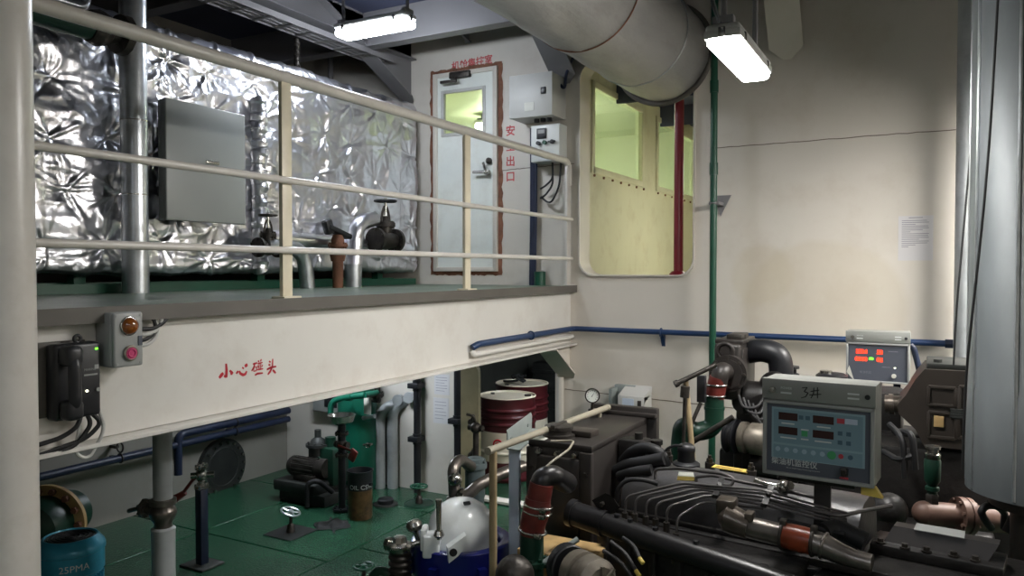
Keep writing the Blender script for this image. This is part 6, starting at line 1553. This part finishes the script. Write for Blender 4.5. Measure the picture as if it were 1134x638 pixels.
# T handled rod, strut and black plate beside the green pipe
q = P(760, 424, Y=4.2)
T = thing('rod_stand', 'thin rods with a slanted top bar beside the bent green pipe', 'rod', (q.x, 4.2, 0))
mb = MB(); mb.cyl(P(749,425,Y=4.15), P(793,404,Y=4.24), .014, seg=12); mb.cyl(P(747,426,Y=4.15), P(751,424,Y=4.16), .02, seg=12); link('top_bar', mb, m_gunk, T)
e = P(767,505,Y=4.2); mb = MB(); mb.cyl(P(759,420,Y=4.2), e, .0165, seg=12); mb.cyl(e, (e.x+.01,4.2,0), .0165, seg=12); link('tan_rod', mb, m_tan, T)
mb = MB(); mb.cyl(P(759,430,Y=4.18), P(757,492,Y=4.18), .011, seg=10); mb.cyl(P(759,428,Y=4.17), P(758,440,Y=4.17), .026, seg=12); link('thin_rod', mb, m_gunk, T)
mb = MB(); a, b2 = P(772,416,Y=4.3), P(781,446,Y=4.3); mb.box((a.x,4.29,b2.z),(b2.x,4.33,a.z), .004); link('black_plate', mb, m_black, T)
mb = MB(); mb.cyl(P(776,446,Y=4.3), P(762,478,Y=4.25), .011); mb.cyl(P(766,490,Y=4.22), P(812,462,Y=4.24), .016); link('strut', mb, m_gunk, T)

# ------------------------------------------------------------------ pressure gauge and wall instrument
q = P(656.5, 438, d=4.05); st_ = P(655, 457, d=4.05)
T = thing('pressure_gauge', 'round pressure gauge with white dial above the radiator', 'gauge', (q.x, q.y, st_.z))
n_ = (EYE-q).normalized(); n_.z *= .5; n_ = (n_+V((-.15,0,0))).normalized()
mb = MB(); mb.lathe([(0,-.022),(.03,-.022),(.036,-.015),(.036,.012),(.04,.014),(.04,.02),(.034,.021),(.033,.014),(0,.014)], q, n_, 36); mb.cyl(q-V((0,0,.034)), st_-V((0,0,.0)), .008, seg=10); mb.cyl(st_, st_+V((0,0,.02)), .014, seg=6); link('case', mb, m_gunk, T)
mb = MB(); mb.cyl(q+n_*.013, q+n_*.0155, .033, seg=32); dl = link('dial', mb, m_white, T)
x_, y_, a_ = basis(n_); mb = MB()
for i in range(11): t = math.radians(-45+27*i); d_ = x_*math.cos(t)+y_*math.sin(t); e_ = a_.cross(d_); o_ = q+n_*.0158; mb.prism([o_+d_*.023-e_*.001, o_+d_*.029-e_*.001, o_+d_*.029+e_*.001, o_+d_*.023+e_*.001], n_*.0006)
d_ = (x_*.5+y_*.85).normalized(); e_ = a_.cross(d_); mb.prism([q+n_*.016-d_*.008-e_*.0018, q+n_*.016+d_*.024, q+n_*.016-d_*.008+e_*.0018], n_*.0008)
link('scale', mb, m_txtb, dl)
mb = MB(); mb.cyl((st_.x,st_.y,st_.z-.01),(st_.x,st_.y,1.347),.012); link('pipe', mb, m_gunk, T)
Yw = 5.78
a, b2 = P(684,441,Y=Yw), P(713,459,Y=Yw); zt_, zb2_ = P(700,439,Y=Yw).z, P(700,462,Y=Yw).z
T = thing('wall_instrument', 'white instrument box with dark window on a grey wall bracket above the radiator', 'instrument box', ((a.x+b2.x)/2, Yw+.1, zb2_))
mb = MB(); mb.box((a.x,Yw,zb2_),(b2.x,YB-.02,zt_), .006); mb.prism([(a.x,Yw+.004,zt_-.004),(b2.x,Yw+.004,zt_-.004),(b2.x,YB-.02,zt_+.06),(a.x,YB-.02,zt_+.06)], (0,0,-.05)); bx = link('case', mb, m_greybox2, T)
mb = MB(); w_2 = b2.x-a.x; mb.box((a.x+.04,Yw-.004,zb2_+.02),(a.x+w_2*.62,Yw+.001,zt_-.02)); link('white_face', mb, m_bluewh, bx)
mb = MB(); mb.box((b2.x-w_2*.24,Yw-.008,zb2_+.05),(b2.x-w_2*.1,Yw+.001,zt_-.03), .003); link('dark_window', mb, m_gunk, bx)
a3 = P(678,432,Y=5.9); mb = MB(); mb.box((a3.x,5.82,zb2_-.02),(a3.x+.03,YB-.001,a3.z+.02), .004); mb.box((a3.x,5.95,zb2_-.02),(a3.x+.18,YB-.001,a3.z+.04), .004); link('wall_bracket', mb, m_galvlt, T)

# ================================================================== DUCTS AT THE RIGHT EDGE
c = P(1161, 300, d=3.15)
T = thing('galvanised_duct', 'wide upright galvanised duct at the right edge', 'duct', (c.x, c.y, 1.05))
R_ = .285; zb3 = P(1085, 560, d=3.0).z
mb = MB(); prof = [(R_-.02, zb3-.02)]
mb.lathe([(0,zb3),(R_,zb3),(R_,1.62),(R_-.004,1.625),(R_-.004,CE-.001),(0,CE-.001)], (c.x,c.y,0), (0,0,1), 72); link('shell', mb, m_clad, T)
for a_ in (2.95, 3.55, 4.25):
    mb = MB(); d_ = V((math.cos(a_), math.sin(a_), 0)); q = V((c.x,c.y,0))+d_*(R_-.003); mb.cyl((q.x,q.y,zb3+.01),(q.x,q.y,CE-.01), .007, seg=8); link('seam', mb, m_galv, T)
mb = MB(); mb.cyl((c.x,c.y,0),(c.x,c.y,zb3), .12, seg=24); mb.cyl((c.x,c.y,zb3-.06),(c.x,c.y,zb3), .2, seg=30); link('support', mb, m_hous, T)
c = P(1072, 250, d=4.95)
T = thing('galvanised_duct', 'narrow galvanised duct standing beside the wide one', 'duct', (c.x, c.y, 0))
zb4 = .02
mb = MB(); mb.cyl((c.x,c.y,zb4),(c.x,c.y,CE-.001), .074, seg=36); mb.cyl((c.x,c.y,1.75),(c.x,c.y,1.757), .076, seg=36); link('shell', mb, m_clad2, T)
mb = MB(); mb.cyl((c.x,c.y,0.0),(c.x,c.y,.021), .12, seg=30); link('foot', mb, m_galv, T)
for lab, p0, p1, p2, dd in (('thin black cable slanting down in front of the narrow galvanised duct', (1083,0),(1079,120),(1059,345), 3.55), ('thin black cable slanting down the wide galvanised duct', (1105,0),(1094,190),(1071,400), 2.75)):
    pts = [P(p0[0]+3,-60,d=dd), P(*p0,d=dd), P(*p1,d=dd), P(*p2,d=dd), P(p2[0]-3,p2[1]+60,d=dd)]
    if dd < 3: pts.append(P(p2[0]-5,520,d=dd))
    mb = MB(); mb.tube(pts, .0045, .3, seg=8); solo('hanging_cable', lab, 'cable', mb, m_blackr)
# ------------------------------------------------------------------ render look
w = bpy.data.worlds.new('world'); SC.world = w; w.use_nodes = True
w.node_tree.nodes['Background'].inputs['Color'].default_value = (.02,.022,.028,1)
w.node_tree.nodes['Background'].inputs['Strength'].default_value = .3
SC.view_settings.view_transform = 'Standard'
SC.view_settings.look = 'None'
SC.view_settings.gamma = 1
SC.view_settings.use_curve_mapping = False
SC.view_settings.exposure = EXPO
SC.cycles.use_denoising = True
SC.cycles.max_bounces = 10
SC.cycles.diffuse_bounces = 6
SC.cycles.glossy_bounces = 5
SC.cycles.transparent_max_bounces = 12
SC.cycles.sample_clamp_indirect = 6
SC.cycles.caustics_reflective = False
SC.cycles.caustics_refractive = False
